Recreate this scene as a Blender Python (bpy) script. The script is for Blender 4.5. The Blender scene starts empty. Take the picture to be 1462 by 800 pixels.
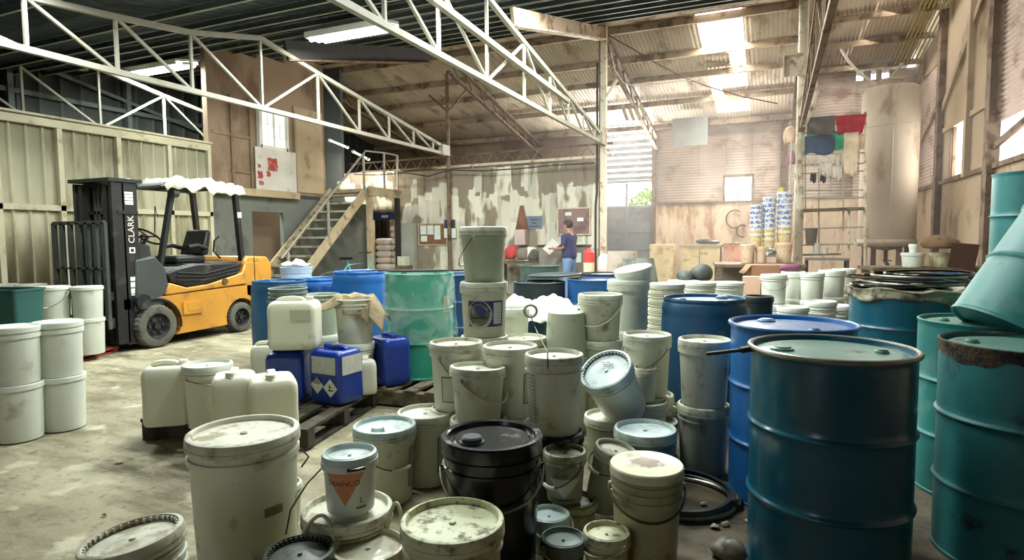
import bpy, bmesh, math, random
from mathutils import Vector, Matrix, Euler
random.seed(7)
S = bpy.context.scene
COL = S.collection
PI = math.pi

# ---------------------------------------------------------------- camera
F = 860.; PITCH = math.radians(4.0); ROLL = math.radians(.4); YAW = math.radians(23.5); H = 1.31
def _basis():
    cy, sy = math.cos(YAW), math.sin(YAW); cp, sp = math.cos(PITCH), math.sin(PITCH)
    r = (cy, sy, 0); lf = (-sy, cy, 0)
    f = (lf[0]*cp, lf[1]*cp, -sp); d = (-lf[0]*sp, -lf[1]*sp, -cp)
    c, s = math.cos(ROLL), math.sin(ROLL)
    return (Vector([c*r[i]+s*d[i] for i in range(3)]), Vector([-s*r[i]+c*d[i] for i in range(3)]), Vector(f))
CR, CD, CF = _basis()
cd = bpy.data.cameras.new('camera'); cam = bpy.data.objects.new('camera', cd); COL.objects.link(cam)
cd.sensor_width = 36; cd.lens = F/1462*36; cd.clip_start = .05; cd.clip_end = 300
cam.matrix_world = Matrix(((CR.x, -CD.x, -CF.x, 0), (CR.y, -CD.y, -CF.y, 0), (CR.z, -CD.z, -CF.z, H), (0, 0, 0, 1)))
S.camera = cam
# ---------------------------------------------------------------- world, exposure, lights
S.view_settings.view_transform = 'Standard'; S.view_settings.look = 'None'
S.view_settings.gamma = 1; S.view_settings.use_curve_mapping = False
S.view_settings.exposure = 0.0
w = bpy.data.worlds.new('sky'); S.world = w; w.use_nodes = True
bg = w.node_tree.nodes['Background']; bg.inputs[0].default_value = (.93, .97, 1, 1); bg.inputs[1].default_value = 2.6
S.cycles.use_denoising = True
S.cycles.max_bounces = 6; S.cycles.diffuse_bounces = 4; S.cycles.glossy_bounces = 3; S.cycles.transmission_bounces = 4
S.cycles.sample_clamp_indirect = 4.0
S.cycles.caustics_reflective = False; S.cycles.caustics_refractive = False

def area(name, loc, rot, sx, sy, e, col):
    l = bpy.data.lights.new(name, 'AREA'); l.shape = 'RECTANGLE'; l.size = sx; l.size_y = sy; l.energy = e; l.color = col
    o = bpy.data.objects.new(name, l); COL.objects.link(o); o.location = loc; o.rotation_euler = rot; return o
# daylight entering at the openings of the shed; the last is an added fill
WARM = (1, .91, .80); DAY = (.95, .98, 1)
area('daylight_skylight', (-1.12, 15.0, 5.55), (math.radians(-11), 0, 0), .95, 4.2, 620, WARM)
area('daylight_back_opening', (-4.25, 19.3, 2.72), (-PI/2, 0, 0), 1.5, .7, 300, WARM)
area('daylight_back_window', (-1.0, 19.3, 2.7), (-PI/2, 0, 0), .75, .75, 330, WARM)
area('daylight_side_window', (3.75, 14.65, 3.0), (0, PI/2, 0), 1.0, 1.0, 70, WARM)
area('daylight_side_bay', (3.6, 10.9, 2.8), (0, PI/2, 0), 1.0, 1.8, 55, WARM)
area('daylight_right_eave', (2.2, 15.6, 6.3), (math.radians(-12), math.radians(20), 0), 1.8, 6.0, 170, WARM)
area('daylight_louvre', (-4.25, 19.0, 3.9), (math.radians(-100), 0, 0), 1.5, 1.4, 260, (1, .97, .92))
area('front_fill', (-4.5, -3.8, 2.0), (PI/2, 0, 0), 5.0, 2.6, 5, (.93, 1, .93))  # weak added fill from behind the viewer, beside the unseen gate
LAMPS = [(-10.62, 8.0, 4.53, 330), (-5.85, 7.52, 4.38, 300), (-2.3, 8.0, 4.7, 260), (-6.3, 3.7, 3.95, 110), (-3.7, 5.5, 4.15, 210), (-1.3, 5.9, 4.25, 190), (-2.0, 3.2, 3.75, 80)]

# ---------------------------------------------------------------- pixel helpers (turn a picture point into a place in the shed)
def ray(px, py): return CF + CR*((px-731)/F) + CD*((py-400)/F)
def _k(px, py, i, val):
    r = ray(px, py); t = (val-(H if i == 2 else 0))/r[i]; return Vector((r.x*t, r.y*t, H+r.z*t))
def atX(px, py, x): return _k(px, py, 0, x)
def atY(px, py, y): return _k(px, py, 1, y)
def atZ(px, py, z): return _k(px, py, 2, z)
def atD(px, py, d):
    r = ray(px, py); return Vector((r.x*d, r.y*d, H+r.z*d))
def dep(p): return (Vector(p)-Vector((0, 0, H))).dot(CF)
def cdir(r, u, n):   # a direction given as right, up, towards the viewer
    return (Vector((math.cos(YAW), math.sin(YAW), 0))*r + Vector((0, 0, 1))*u + Vector((math.sin(YAW), -math.cos(YAW), 0))*n).normalized()
def rad(px, w, d): return w/2*d/(F*math.sqrt(1+((px-731)/F)**2))

# ---------------------------------------------------------------- materials
def s2l(c): return tuple(((x/255)/12.92 if x/255 <= .04045 else ((x/255+.055)/1.055)**2.4) for x in c)
MATS = {}
def mat(name, c, rough=.5, metal=0, dirt=None, damt=.5, dscale=5, var=.08, bump=0, bscale=40, trans=0, coat=0, stretch=(1, 1, 1), sharp=.12, world=False, alpha=1, spot=None):
    """c and dirt are sRGB 0-255. Base colour with soft tone variation, blotches of dirt and a bump."""
    if name in MATS: return MATS[name]
    m = bpy.data.materials.new(name); m.use_nodes = True; nt = m.node_tree; N = nt.nodes; L = nt.links
    b = N['Principled BSDF']; b.inputs['Roughness'].default_value = rough; b.inputs['Metallic'].default_value = metal
    if coat: b.inputs['Coat Weight'].default_value = coat; b.inputs['Coat Roughness'].default_value = .15
    if alpha < 1: b.inputs['Alpha'].default_value = alpha
    c1 = s2l(c)
    if world:
        geo = N.new('ShaderNodeNewGeometry'); src = geo.outputs['Position']
    else:
        tc = N.new('ShaderNodeTexCoord'); src = tc.outputs['Object']
    oi = N.new('ShaderNodeObjectInfo')
    add = N.new('ShaderNodeVectorMath'); add.operation = 'MULTIPLY_ADD'
    L.new(src, add.inputs[0]); add.inputs[1].default_value = stretch
    cmb = N.new('ShaderNodeCombineXYZ')
    mul = N.new('ShaderNodeMath'); mul.operation = 'MULTIPLY'; mul.inputs[1].default_value = 37.0
    L.new(oi.outputs['Random'], mul.inputs[0])
    if not world:
        L.new(mul.outputs[0], cmb.inputs[0]); L.new(mul.outputs[0], cmb.inputs[2]); L.new(cmb.outputs[0], add.inputs[2])
    vec = add.outputs[0]
    n1 = N.new('ShaderNodeTexNoise'); n1.inputs['Scale'].default_value = dscale*.6; n1.inputs['Detail'].default_value = 3; L.new(vec, n1.inputs['Vector'])
    mr = N.new('ShaderNodeMapRange'); mr.inputs[1].default_value = .3; mr.inputs[2].default_value = .7; mr.inputs[3].default_value = 1-var*2; mr.inputs[4].default_value = 1+var
    L.new(n1.outputs[0], mr.inputs[0])
    mx = N.new('ShaderNodeMix'); mx.data_type = 'RGBA'; mx.blend_type = 'MULTIPLY'; mx.inputs[0].default_value = 1
    mx.inputs[6].default_value = (*c1, 1); L.new(mr.outputs[0], mx.inputs[7])
    out = mx.outputs[2]
    if dirt:
        n2 = N.new('ShaderNodeTexNoise'); n2.inputs['Scale'].default_value = dscale; n2.inputs['Detail'].default_value = 6; n2.inputs['Roughness'].default_value = .62; L.new(vec, n2.inputs['Vector'])
        r2 = N.new('ShaderNodeMapRange'); r2.inputs[1].default_value = .65-damt*.3; r2.inputs[2].default_value = .65-damt*.3+sharp; L.new(n2.outputs[0], r2.inputs[0])
        r2.inputs[4].default_value = .85
        m2 = N.new('ShaderNodeMix'); m2.data_type = 'RGBA'; L.new(r2.outputs[0], m2.inputs[0]); L.new(out, m2.inputs[6]); m2.inputs[7].default_value = (*s2l(dirt), 1)
        out = m2.outputs[2]
        rr = N.new('ShaderNodeMapRange'); L.new(r2.outputs[0], rr.inputs[0]); rr.inputs[3].default_value = rough; rr.inputs[4].default_value = min(1, rough+.35); L.new(rr.outputs[0], b.inputs['Roughness'])
    if spot:
        sx, sy, sz, sr, sc = spot
        tc2 = N.new('ShaderNodeTexCoord'); ds = N.new('ShaderNodeVectorMath'); ds.operation = 'DISTANCE'; L.new(tc2.outputs['Object'], ds.inputs[0]); ds.inputs[1].default_value = (sx, sy, sz)
        n4 = N.new('ShaderNodeTexNoise'); n4.inputs['Scale'].default_value = 22; n4.inputs['Detail'].default_value = 6; L.new(tc2.outputs['Object'], n4.inputs['Vector'])
        q1 = N.new('ShaderNodeMath'); q1.operation = 'MULTIPLY_ADD'; L.new(n4.outputs[0], q1.inputs[0]); q1.inputs[1].default_value = -sr*1.5; L.new(ds.outputs['Value'], q1.inputs[2])
        q2 = N.new('ShaderNodeMapRange'); L.new(q1.outputs[0], q2.inputs[0]); q2.inputs[1].default_value = sr*.25; q2.inputs[2].default_value = -sr*.1; q2.inputs[4].default_value = .9
        m4 = N.new('ShaderNodeMix'); m4.data_type = 'RGBA'; L.new(q2.outputs[0], m4.inputs[0]); L.new(out, m4.inputs[6]); m4.inputs[7].default_value = (*s2l(sc), 1); out = m4.outputs[2]
    L.new(out, b.inputs['Base Color'])
    if bump:
        n3 = N.new('ShaderNodeTexNoise'); n3.inputs['Scale'].default_value = bscale; n3.inputs['Detail'].default_value = 4; L.new(vec, n3.inputs['Vector'])
        bp = N.new('ShaderNodeBump'); bp.inputs['Strength'].default_value = bump; bp.inputs['Distance'].default_value = .02; L.new(n3.outputs[0], bp.inputs['Height']); L.new(bp.outputs[0], b.inputs['Normal'])
    if trans:
        b.inputs['Subsurface Weight'].default_value = trans; b.inputs['Subsurface Radius'].default_value = (.03, .03, .02); b.inputs['Subsurface Scale'].default_value = 1
    MATS[name] = m; return m
def emit(name, col, e):
    if name in MATS: return MATS[name]
    m = bpy.data.materials.new(name); m.use_nodes = True; nt = m.node_tree; b = nt.nodes['Principled BSDF']
    b.inputs['Base Color'].default_value = (1, 1, 1, 1); b.inputs['Emission Color'].default_value = (*col, 1); b.inputs['Emission Strength'].default_value = e
    MATS[name] = m; return m
def printed(name, paper, ink, rows=9):
    """a paper printed with rows of small unreadable type"""
    if name in MATS: return MATS[name]
    m = bpy.data.materials.new(name); m.use_nodes = True; nt = m.node_tree; N = nt.nodes; L = nt.links; b = N['Principled BSDF']; b.inputs['Roughness'].default_value = .6
    tc = N.new('ShaderNodeTexCoord'); sp = N.new('ShaderNodeSeparateXYZ'); L.new(tc.outputs['Generated'], sp.inputs[0])
    a = N.new('ShaderNodeMath'); a.operation = 'MULTIPLY'; a.inputs[1].default_value = rows*2*PI; L.new(sp.outputs[2], a.inputs[0])
    s = N.new('ShaderNodeMath'); s.operation = 'SINE'; L.new(a.outputs[0], s.inputs[0])
    n = N.new('ShaderNodeTexNoise'); n.inputs['Scale'].default_value = 5; L.new(tc.outputs['Generated'], n.inputs['Vector'])
    ad = N.new('ShaderNodeMath'); ad.operation = 'ADD'; L.new(s.outputs[0], ad.inputs[0]); L.new(n.outputs[0], ad.inputs[1])
    g = N.new('ShaderNodeMath'); g.operation = 'GREATER_THAN'; g.inputs[1].default_value = 1.32; L.new(ad.outputs[0], g.inputs[0])
    mx = N.new('ShaderNodeMix'); mx.data_type = 'RGBA'; L.new(g.outputs[0], mx.inputs[0]); mx.inputs[6].default_value = (*s2l(paper), 1); mx.inputs[7].default_value = (*s2l(ink), 1)
    L.new(mx.outputs[2], b.inputs['Base Color']); MATS[name] = m; return m

WP = mat('white_plastic', (200, 200, 180), .42, 0, (120, 108, 82), .22, 7, .05, .05, 30)
LP = mat('lid_plastic', (208, 210, 192), .5, 0, (158, 148, 120), .36, 8, .1, .08, 30)
LD = mat('dirty_lid_plastic', (206, 205, 184), .5, 0, (146, 136, 108), .5, 10, .12, .12, 35)
CP = mat('clean_white_plastic', (212, 216, 204), .38, 0, (170, 165, 145), .15, 5, .04)
YP = mat('yellowed_plastic', (192, 187, 150), .42, 0, (100, 86, 60), .25, 6, .06, .06, 30)
GP = mat('grey_plastic', (120, 134, 130), .45, 0, (190, 190, 175), .2, 6)
BKP = mat('black_plastic', (15, 16, 19), .22, 0, (52, 52, 48), .18, 8, .05)
BLP = mat('blue_plastic', (24, 92, 162), .4, 0, (120, 130, 140), .14, 6, .08)
DBP = mat('dark_blue_plastic', (30, 78, 112), .42, 0, (120, 126, 125), .16, 6, .1)
JBP = mat('jerrycan_blue', (14, 50, 140), .33, 0, (90, 100, 130), .08, 6, .05)
JWP = mat('jerrycan_white', (222, 222, 198), .4, 0, (150, 140, 105), .1, 4, .04, .03, 20)
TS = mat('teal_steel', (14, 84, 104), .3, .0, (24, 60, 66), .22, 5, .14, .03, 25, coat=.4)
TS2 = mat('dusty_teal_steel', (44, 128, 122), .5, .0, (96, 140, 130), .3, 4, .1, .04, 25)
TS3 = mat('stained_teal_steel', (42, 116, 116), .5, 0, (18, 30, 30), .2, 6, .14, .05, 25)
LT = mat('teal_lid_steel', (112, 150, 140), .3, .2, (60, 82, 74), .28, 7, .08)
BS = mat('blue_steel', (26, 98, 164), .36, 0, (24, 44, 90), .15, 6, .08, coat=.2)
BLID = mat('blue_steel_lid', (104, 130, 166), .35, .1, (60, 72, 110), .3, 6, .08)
DKS = mat('dark_grey_steel', (46, 56, 60), .45, .2, (90, 95, 92), .25, 5, .1)
STL = mat('galvanised_ring', (150, 148, 134), .35, .6, (84, 80, 68), .3, 12)
WIRE = mat('wire_steel', (95, 95, 88), .35, .9)
WOOD = mat('pallet_wood', (110, 98, 76), .8, 0, (52, 45, 35), .5, 5, .15, .25, 30, stretch=(1, 6, 6))
WOODD = mat('dark_pallet_wood', (66, 60, 48), .85, 0, (28, 25, 20), .45, 5, .15, .25, 30)
TRU = mat('cream_steel_paint', (152, 149, 134), .5, 0, (140, 124, 98), .3, 4, .06)
TRB = mat('rusty_brown_steel', (118, 98, 78), .7, .2, (80, 58, 40), .5, 5, .12)
DARKST = mat('dark_steel_strut', (52, 46, 40), .7, .2)
COLM = mat('cream_column_paint', (214, 202, 178), .55, 0, (130, 96, 66), .42, 5, .06)

# ---------------------------------------------------------------- mesh builder
class MB:
    def __init__(s, M=None): s.v = []; s.f = []; s.M = M
    def add(s, vs, fs, M=None):
        o = len(s.v)
        for v in vs:
            v = Vector(v)
            if M: v = M @ v
            if s.M: v = s.M @ v
            s.v.append(v)
        s.f += [tuple(i+o for i in f) for f in fs]; return s
    def box(s, c, d, rz=0, M=None):
        x, y, z = d[0]/2, d[1]/2, d[2]/2
        R = Matrix.Translation(c) @ Matrix.Rotation(rz, 4, 'Z')
        if M: R = M @ R
        vs = [(i*x, j*y, k*z) for i in (-1, 1) for j in (-1, 1) for k in (-1, 1)]
        return s.add(vs, [(0, 1, 3, 2), (4, 6, 7, 5), (0, 4, 5, 1), (2, 3, 7, 6), (0, 2, 6, 4), (1, 5, 7, 3)], R)
    def bb(s, a, b, M=None): return s.box([(a[i]+b[i])/2 for i in range(3)], [abs(a[i]-b[i]) for i in range(3)], 0, M)
    def beam(s, p, q, w, h=None, up=(0, 0, 1)):
        p = Vector(p); q = Vector(q); h = h or w; a = (q-p).normalized(); u = Vector(up)
        if abs(a.dot(u)) > .98: u = Vector((0, 1, 0))
        r = a.cross(u).normalized()*w/2; u = r.cross(a).normalized()*h/2
        vs = [t+i*r+j*u for t in (p, q) for i, j in ((-1, -1), (1, -1), (1, 1), (-1, 1))]
        return s.add(vs, [(0, 1, 2, 3), (7, 6, 5, 4), (0, 4, 5, 1), (1, 5, 6, 2), (2, 6, 7, 3), (3, 7, 4, 0)])
    def tube(s, pts, r, n=8, closed=False, caps=True, rs=None):
        pts = [Vector(p) for p in pts]; m = len(pts); vs = []; fs = []; pu = None
        for i, p in enumerate(pts):
            if closed: a = pts[(i+1) % m]-pts[i-1]
            else: a = pts[min(i+1, m-1)]-pts[max(i-1, 0)]
            a.normalize()
            if pu is None:
                pu = Vector((0, 0, 1)) if abs(a.z) < .9 else Vector((1, 0, 0))
            u = (pu-a*pu.dot(a)).normalized(); pu = u; t = a.cross(u); rr = rs[i] if rs else r
            for k in range(n):
                an = 2*PI*k/n; vs.append(p+rr*(math.cos(an)*u+math.sin(an)*t))
        for i in range(m if closed else m-1):
            j = (i+1) % m
            for k in range(n):
                l = (k+1) % n; fs.append((i*n+k, j*n+k, j*n+l, i*n+l))
        if caps and not closed: fs += [tuple(range(n)), tuple(range((m-1)*n, m*n))[::-1]]
        return s.add(vs, fs)
    def lathe(s, prof, n=32, M=None, a0=0, a1=2*PI, fn=None):
        full = abs(a1-a0-2*PI) < 1e-6; cols = n if full else n+1; vs = []; fs = []; m = len(prof)
        for k in range(cols):
            an = a0+(a1-a0)*k/n
            for r, z in prof:
                rr, zz = fn(r, z, an) if fn else (r, z)
                vs.append((rr*math.cos(an), rr*math.sin(an), zz))
        for k in range(n):
            l = (k+1) % cols
            for i in range(m-1):
                a, b, c, d = k*m+i, l*m+i, l*m+i+1, k*m+i+1
                if prof[i][0] < 1e-5: fs.append((a, c, d))
                elif prof[i+1][0] < 1e-5: fs.append((a, b, d))
                else: fs.append((a, b, c, d))
        return s.add(vs, fs, M)
    def grid(s, fn, nu, nv, M=None):
        vs = [fn(i/nu, j/nv) for i in range(nu+1) for j in range(nv+1)]
        return s.add(vs, [(i*(nv+1)+j, (i+1)*(nv+1)+j, (i+1)*(nv+1)+j+1, i*(nv+1)+j+1) for i in range(nu) for j in range(nv)], M)
    def loft(s, secs, M=None, caps=True):
        n = len(secs[0]); vs = [v for c in secs for v in c]; fs = []
        for i in range(len(secs)-1):
            for k in range(n):
                l = (k+1) % n; fs.append((i*n+k, i*n+l, (i+1)*n+l, (i+1)*n+k))
        if caps: fs += [tuple(range(n))[::-1], tuple(range((len(secs)-1)*n, len(secs)*n))]
        return s.add(vs, fs, M)
    def mesh(s, name, ang=35):
        me = bpy.data.meshes.new(name); me.from_pydata([tuple(v) for v in s.v], [], s.f)
        bm = bmesh.new(); bm.from_mesh(me)
        bmesh.ops.remove_doubles(bm, verts=bm.verts, dist=1e-5)
        bmesh.ops.recalc_face_normals(bm, faces=bm.faces)
        bm.to_mesh(me); bm.free(); me.polygons.foreach_set('use_smooth', [True]*len(me.polygons))
        me.set_sharp_from_angle(angle=math.radians(ang)); me.update(); return me

def link(name, me, m=None, parent=None, loc=None, rot=None):
    if m is not None and not me.materials: me.materials.append(m)
    o = bpy.data.objects.new(name, me); COL.objects.link(o)
    if m is not None and me.materials[0] != m:
        o.material_slots[0].link = 'OBJECT'; o.material_slots[0].material = m
    if parent: o.parent = parent
    if loc is not None: o.location = loc
    if rot is not None: o.rotation_euler = rot
    return o
def obj(name, mb, m, parent=None, loc=None, rot=None, ang=35, solid=0, bevel=0):
    o = link(name, mb.mesh(name, ang), m, parent, loc, rot)
    if solid: k = o.modifiers.new('s', 'SOLIDIFY'); k.thickness = solid; k.offset = 0
    if bevel: k = o.modifiers.new('b', 'BEVEL'); k.width = bevel; k.segments = 2; k.limit_method = 'ANGLE'
    return o
def tag(o, label, cat, group=None, kind=None):
    if label: o['label'] = label
    if cat: o['category'] = cat
    if group: o['group'] = group
    if kind: o['kind'] = kind
    return o
def T(name, label, cat, loc=(0, 0, 0), rot=(0, 0, 0), group=None, axis=None, rz=0):
    o = bpy.data.objects.new(name, None); COL.objects.link(o); o.empty_display_size = .05
    if axis is not None:
        q = Vector((0, 0, 1)).rotation_difference(Vector(axis).normalized()) @ Euler((0, 0, rz)).to_quaternion()
        o.rotation_euler = q.to_euler()
    else: o.rotation_euler = rot if rz == 0 else (rot[0], rot[1], rz)
    o.location = loc
    return tag(o, label, cat, group)
def struct(name, mb, m, parent=None, **k):
    o = obj(name, mb, m, parent, **k)
    if not parent: o['kind'] = 'structure'
    return o
def text_mb(txt, size, depth=.002, font_shear=0, align='CENTER'):
    """flat extruded lettering in the local XZ plane, facing -Y"""
    c = bpy.data.curves.new('t', 'FONT'); c.body = txt; c.size = size; c.extrude = depth/2; c.align_x = align; c.align_y = 'CENTER'; c.resolution_u = 2; c.shear = font_shear
    o = bpy.data.objects.new('t', c); COL.objects.link(o); dg = bpy.context.evaluated_depsgraph_get(); dg.update()
    me = bpy.data.meshes.new_from_object(o.evaluated_get(dg))
    mb = MB(); mb.add([(v.co.x, -v.co.z, v.co.y) for v in me.vertices], [tuple(p.vertices) for p in me.polygons])
    bpy.data.objects.remove(o); bpy.data.curves.remove(c); bpy.data.meshes.remove(me); return mb
def noise2(x, y): return (math.sin(x*1.9+y*.8)+math.sin(x*.9-y*1.6+1.3)+math.sin(x*3.3+y*2.7+2.1)*.5)/2.5
# ================================================================ THE SHED
XL, XR, YC, YB = -9.64, 3.33, 12.73, 19.1
FLOOR = bpy.data.materials.new('dusty_concrete'); FLOOR.use_nodes = True
def build_floor(m):
    nt = m.node_tree; N = nt.nodes; L = nt.links; b = N['Principled BSDF']; b.inputs['Roughness'].default_value = .8
    g = N.new('ShaderNodeNewGeometry')
    def noise(sc, det=5, st=(1, 1, 1), ro=.6):
        mm = N.new('ShaderNodeMapping'); mm.inputs['Scale'].default_value = st; mm.inputs['Rotation'].default_value = (0, 0, .35); L.new(g.outputs['Position'], mm.inputs[0])
        n = N.new('ShaderNodeTexNoise'); n.inputs['Scale'].default_value = sc; n.inputs['Detail'].default_value = det; n.inputs['Roughness'].default_value = ro; L.new(mm.outputs[0], n.inputs['Vector']); return n.outputs[0]
    def rng(x, a, c, d=0, e=1):
        r = N.new('ShaderNodeMapRange'); L.new(x, r.inputs[0])
        for i, v in zip((1, 2, 3, 4), (a, c, d, e)): r.inputs[i].default_value = v
        return r.outputs[0]
    def mix(f, c1, c2):
        q = N.new('ShaderNodeMix'); q.data_type = 'RGBA'; L.new(f, q.inputs[0])
        for i, v in ((6, c1), (7, c2)):
            if isinstance(v, tuple): q.inputs[i].default_value = (*s2l(v), 1)
            else: L.new(v, q.inputs[i])
        return q.outputs[2]
    c = mix(rng(noise(.7, 4), .35, .65), (172, 166, 138), (128, 120, 94))
    c = mix(rng(noise(2.6, 8, (.45, 1.5, 1), .7), .46, .66), c, (92, 84, 62))
    c = mix(rng(noise(14, 6), .56, .7, 0, .7), c, (74, 66, 48))
    c = mix(rng(noise(3.3, 6, (1, 1, 1)), .58, .66, 0, .6), c, (196, 192, 166))
    # trampled earth where the drums stand, to the right of the open floor
    sp = N.new('ShaderNodeSeparateXYZ'); L.new(g.outputs['Position'], sp.inputs[0])
    ad = N.new('ShaderNodeMath'); ad.operation = 'MULTIPLY_ADD'; L.new(noise(1.2, 5), ad.inputs[0]); ad.inputs[1].default_value = 1.6; L.new(sp.outputs[0], ad.inputs[2])
    e = mix(rng(noise(7, 7), .4, .65), (92, 78, 56), (52, 44, 32))
    c = mix(rng(ad.outputs[0], -.6, .35, 0, .88), c, e)
    L.new(c, b.inputs['Base Color'])
    bp = N.new('ShaderNodeBump'); bp.inputs['Strength'].default_value = .55; bp.inputs['Distance'].default_value = .02; L.new(noise(9, 7), bp.inputs['Height']); L.new(bp.outputs[0], b.inputs['Normal'])
build_floor(FLOOR)
def floor_fn(a, b):
    x = -17+24*a; y = -5+27*b; return (x, y, -.0015+.0015*noise2(x*.9, y*.8))
struct('floor', MB().grid(floor_fn, 96, 108), FLOOR)

def corr_sheet(mb, o, ux, uy, n, W, L, pitch, amp, prof='sine'):
    """corrugated sheet: o origin, ux unit vector across the ridges (width W), uy unit along (length L), n normal"""
    o, ux, uy, n = map(Vector, (o, ux, uy, n)); cnt = max(1, math.ceil(W/pitch-.01)); pitch = W/cnt; k = 4 if prof == 'sine' else 4
    xs = []
    if prof == 'sine':
        for i in range(cnt*4+1): xs.append((i/4*pitch, amp*math.sin(i*PI/2)))
    else:
        for i in range(cnt):
            b = i*pitch; xs += [(b, 0), (b+pitch*.86, 0), (b+pitch*.88, amp), (b+pitch*.98, amp)]
        xs.append((cnt*pitch, 0))
    vs = []; 
    for x, h in xs:
        p = o+ux*x+n*h; vs += [p, p+uy*L]
    mb.add(vs, [(2*i, 2*i+2, 2*i+3, 2*i+1) for i in range(len(xs)-1)]); return mb

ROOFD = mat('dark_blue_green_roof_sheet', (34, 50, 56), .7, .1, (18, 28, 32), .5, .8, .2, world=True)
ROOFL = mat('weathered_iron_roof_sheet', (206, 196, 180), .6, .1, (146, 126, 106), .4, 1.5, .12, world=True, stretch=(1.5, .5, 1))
PURL = mat('roof_purlin_steel', (168, 150, 126), .7, .1, (92, 66, 46), .5, 3, .1)
PURF = mat('pale_purlin_flange', (160, 162, 148), .6, .1)
PURD = mat('dark_purlin_steel', (84, 94, 92), .7, .1, (60, 60, 54), .4, 3, .1)
kd = .22
def zd(y): return 5.85-kd*(YC-y) if y > 5.0 else 5.85-kd*(YC-5.0)-(5.0-y)*.04
def zl(y): return 5.85-.2*(y-YC)
# dark slope above the trusses
mb = MB(); sl = Vector((0, -1, -kd)).normalized(); nn = Vector((0, -kd, 1)).normalized()
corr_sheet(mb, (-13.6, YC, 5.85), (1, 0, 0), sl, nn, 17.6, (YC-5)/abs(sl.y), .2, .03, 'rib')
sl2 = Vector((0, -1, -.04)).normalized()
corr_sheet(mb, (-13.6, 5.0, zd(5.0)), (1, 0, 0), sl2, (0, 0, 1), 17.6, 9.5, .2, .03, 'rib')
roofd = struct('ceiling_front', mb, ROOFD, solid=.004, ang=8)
for i, y in enumerate([12.3, 11.8, 11.2, 10.6, 10.0, 9.4, 8.8, 8.2, 7.6, 7.0, 6.4, 5.6, 4.4, 3.0, 1.2]):
    pr_ = obj('purlin', MB().beam((-13.5, y, zd(y)-.06), (3.9, y, zd(y)-.06), .025, .08), PURD, roofd)
    obj('purlin_flange', MB().beam((-13.5, y-.01, zd(y)-.1), (3.9, y-.01, zd(y)-.1), .03, .008), PURF, pr_)
obj('ridge_board', MB().beam((-13.5, YC-.05, 5.76), (3.9, YC-.05, 5.76), .22, .05), PURL, roofd)
# light slope beyond the column line, with the skylight strip left open
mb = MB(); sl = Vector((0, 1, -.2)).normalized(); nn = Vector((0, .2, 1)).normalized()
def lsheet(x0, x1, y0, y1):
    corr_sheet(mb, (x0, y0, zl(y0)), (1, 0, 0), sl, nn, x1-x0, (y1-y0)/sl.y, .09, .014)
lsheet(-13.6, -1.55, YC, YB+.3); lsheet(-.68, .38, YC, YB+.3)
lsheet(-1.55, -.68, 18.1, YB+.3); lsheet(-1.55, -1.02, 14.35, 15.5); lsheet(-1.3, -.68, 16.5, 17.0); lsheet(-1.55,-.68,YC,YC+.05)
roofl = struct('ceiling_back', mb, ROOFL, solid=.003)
for y in [13.0, 14.33, 15.39, 16.86, 18.5]:
    obj('purlin', MB().beam((-13.5, y, zl(y)-.1), (.38, y, zl(y)-.1), .07, .14), PURL, roofl)
for y0, y1 in ((14.4, 14.9), (15.0, 15.4)):
    obj('batten', MB().beam((-1.55, y0, zl(y0)-.02), (-.68, y1, zl(y1)-.02), .05, .03), PURL, roofl)
# higher slope over the right bay
mb = MB(); zr = lambda y: 6.85-.17*(y-YC)
corr_sheet(mb, (.38, YC-9.5, zr(YC-9.5)), (1, 0, 0), Vector((0, 1, -.17)).normalized(), (0, .17, 1), 2.75, 16.4, .09, .014)
roofr = struct('ceiling_right', mb, ROOFL, solid=.003)
for y in [12.4, 13.3, 14.6, 15.9, 17.2, 18.6]:
    obj('purlin', MB().beam((.38, y, zr(y)-.1), (XR, y, zr(y)-.1), .07, .13), PURL, roofr)
mb = MB(); mb.add([(.38, YC-.1, 5.85), (.38, YB+.3, zl(YB+.3)), (.38, YB+.3, zr(YB+.3)), (.38, YC-.1, zr(YC-.1))], [(0, 1, 2, 3)])
struct('wall_roof_step', mb, ROOFL, solid=.02)

# ---------------------------------------------------------------- left side: pale sheet partition
PALE = mat('pale_green_sheet', (196, 192, 162), .6, 0, (150, 142, 112), .4, 1.2, .08, world=True, stretch=(1, 1.5, .4))
PALEF = mat('pale_frame_steel', (206, 200, 170), .55, 0, (150, 138, 106), .3, 4)
wl = struct('wall_left', corr_sheet(MB(), (XL-.03, -4.5, 0), (0, 1, 0), (0, 0, 1), (1, 0, 0), 12.6, 3.0, .21, .028, 'rib'), PALE, solid=.004, ang=8)
obj('top_rail', MB().bb((XL-.06, -4.5, 2.95), (XL+.06, 8.13, 3.06)), PALEF, wl)
obj('top_flashing', MB().beam((XL+.05, -4.5, 3.09), (XL+.05, 8.13, 3.09), .12, .03), PALEF, wl)
obj('middle_rail', MB().bb((XL-.02, -4.5, 1.75), (XL+.05, 8.13, 1.83)), PALEF, wl)
for y in (2.1, 3.3, 4.75, 5.55, 6.42, 7.3, 8.1):
    obj('post', MB().bb((XL-.02, y-.035, 0), (XL+.05, y+.035, 3.0)), PALEF, wl)
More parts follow.
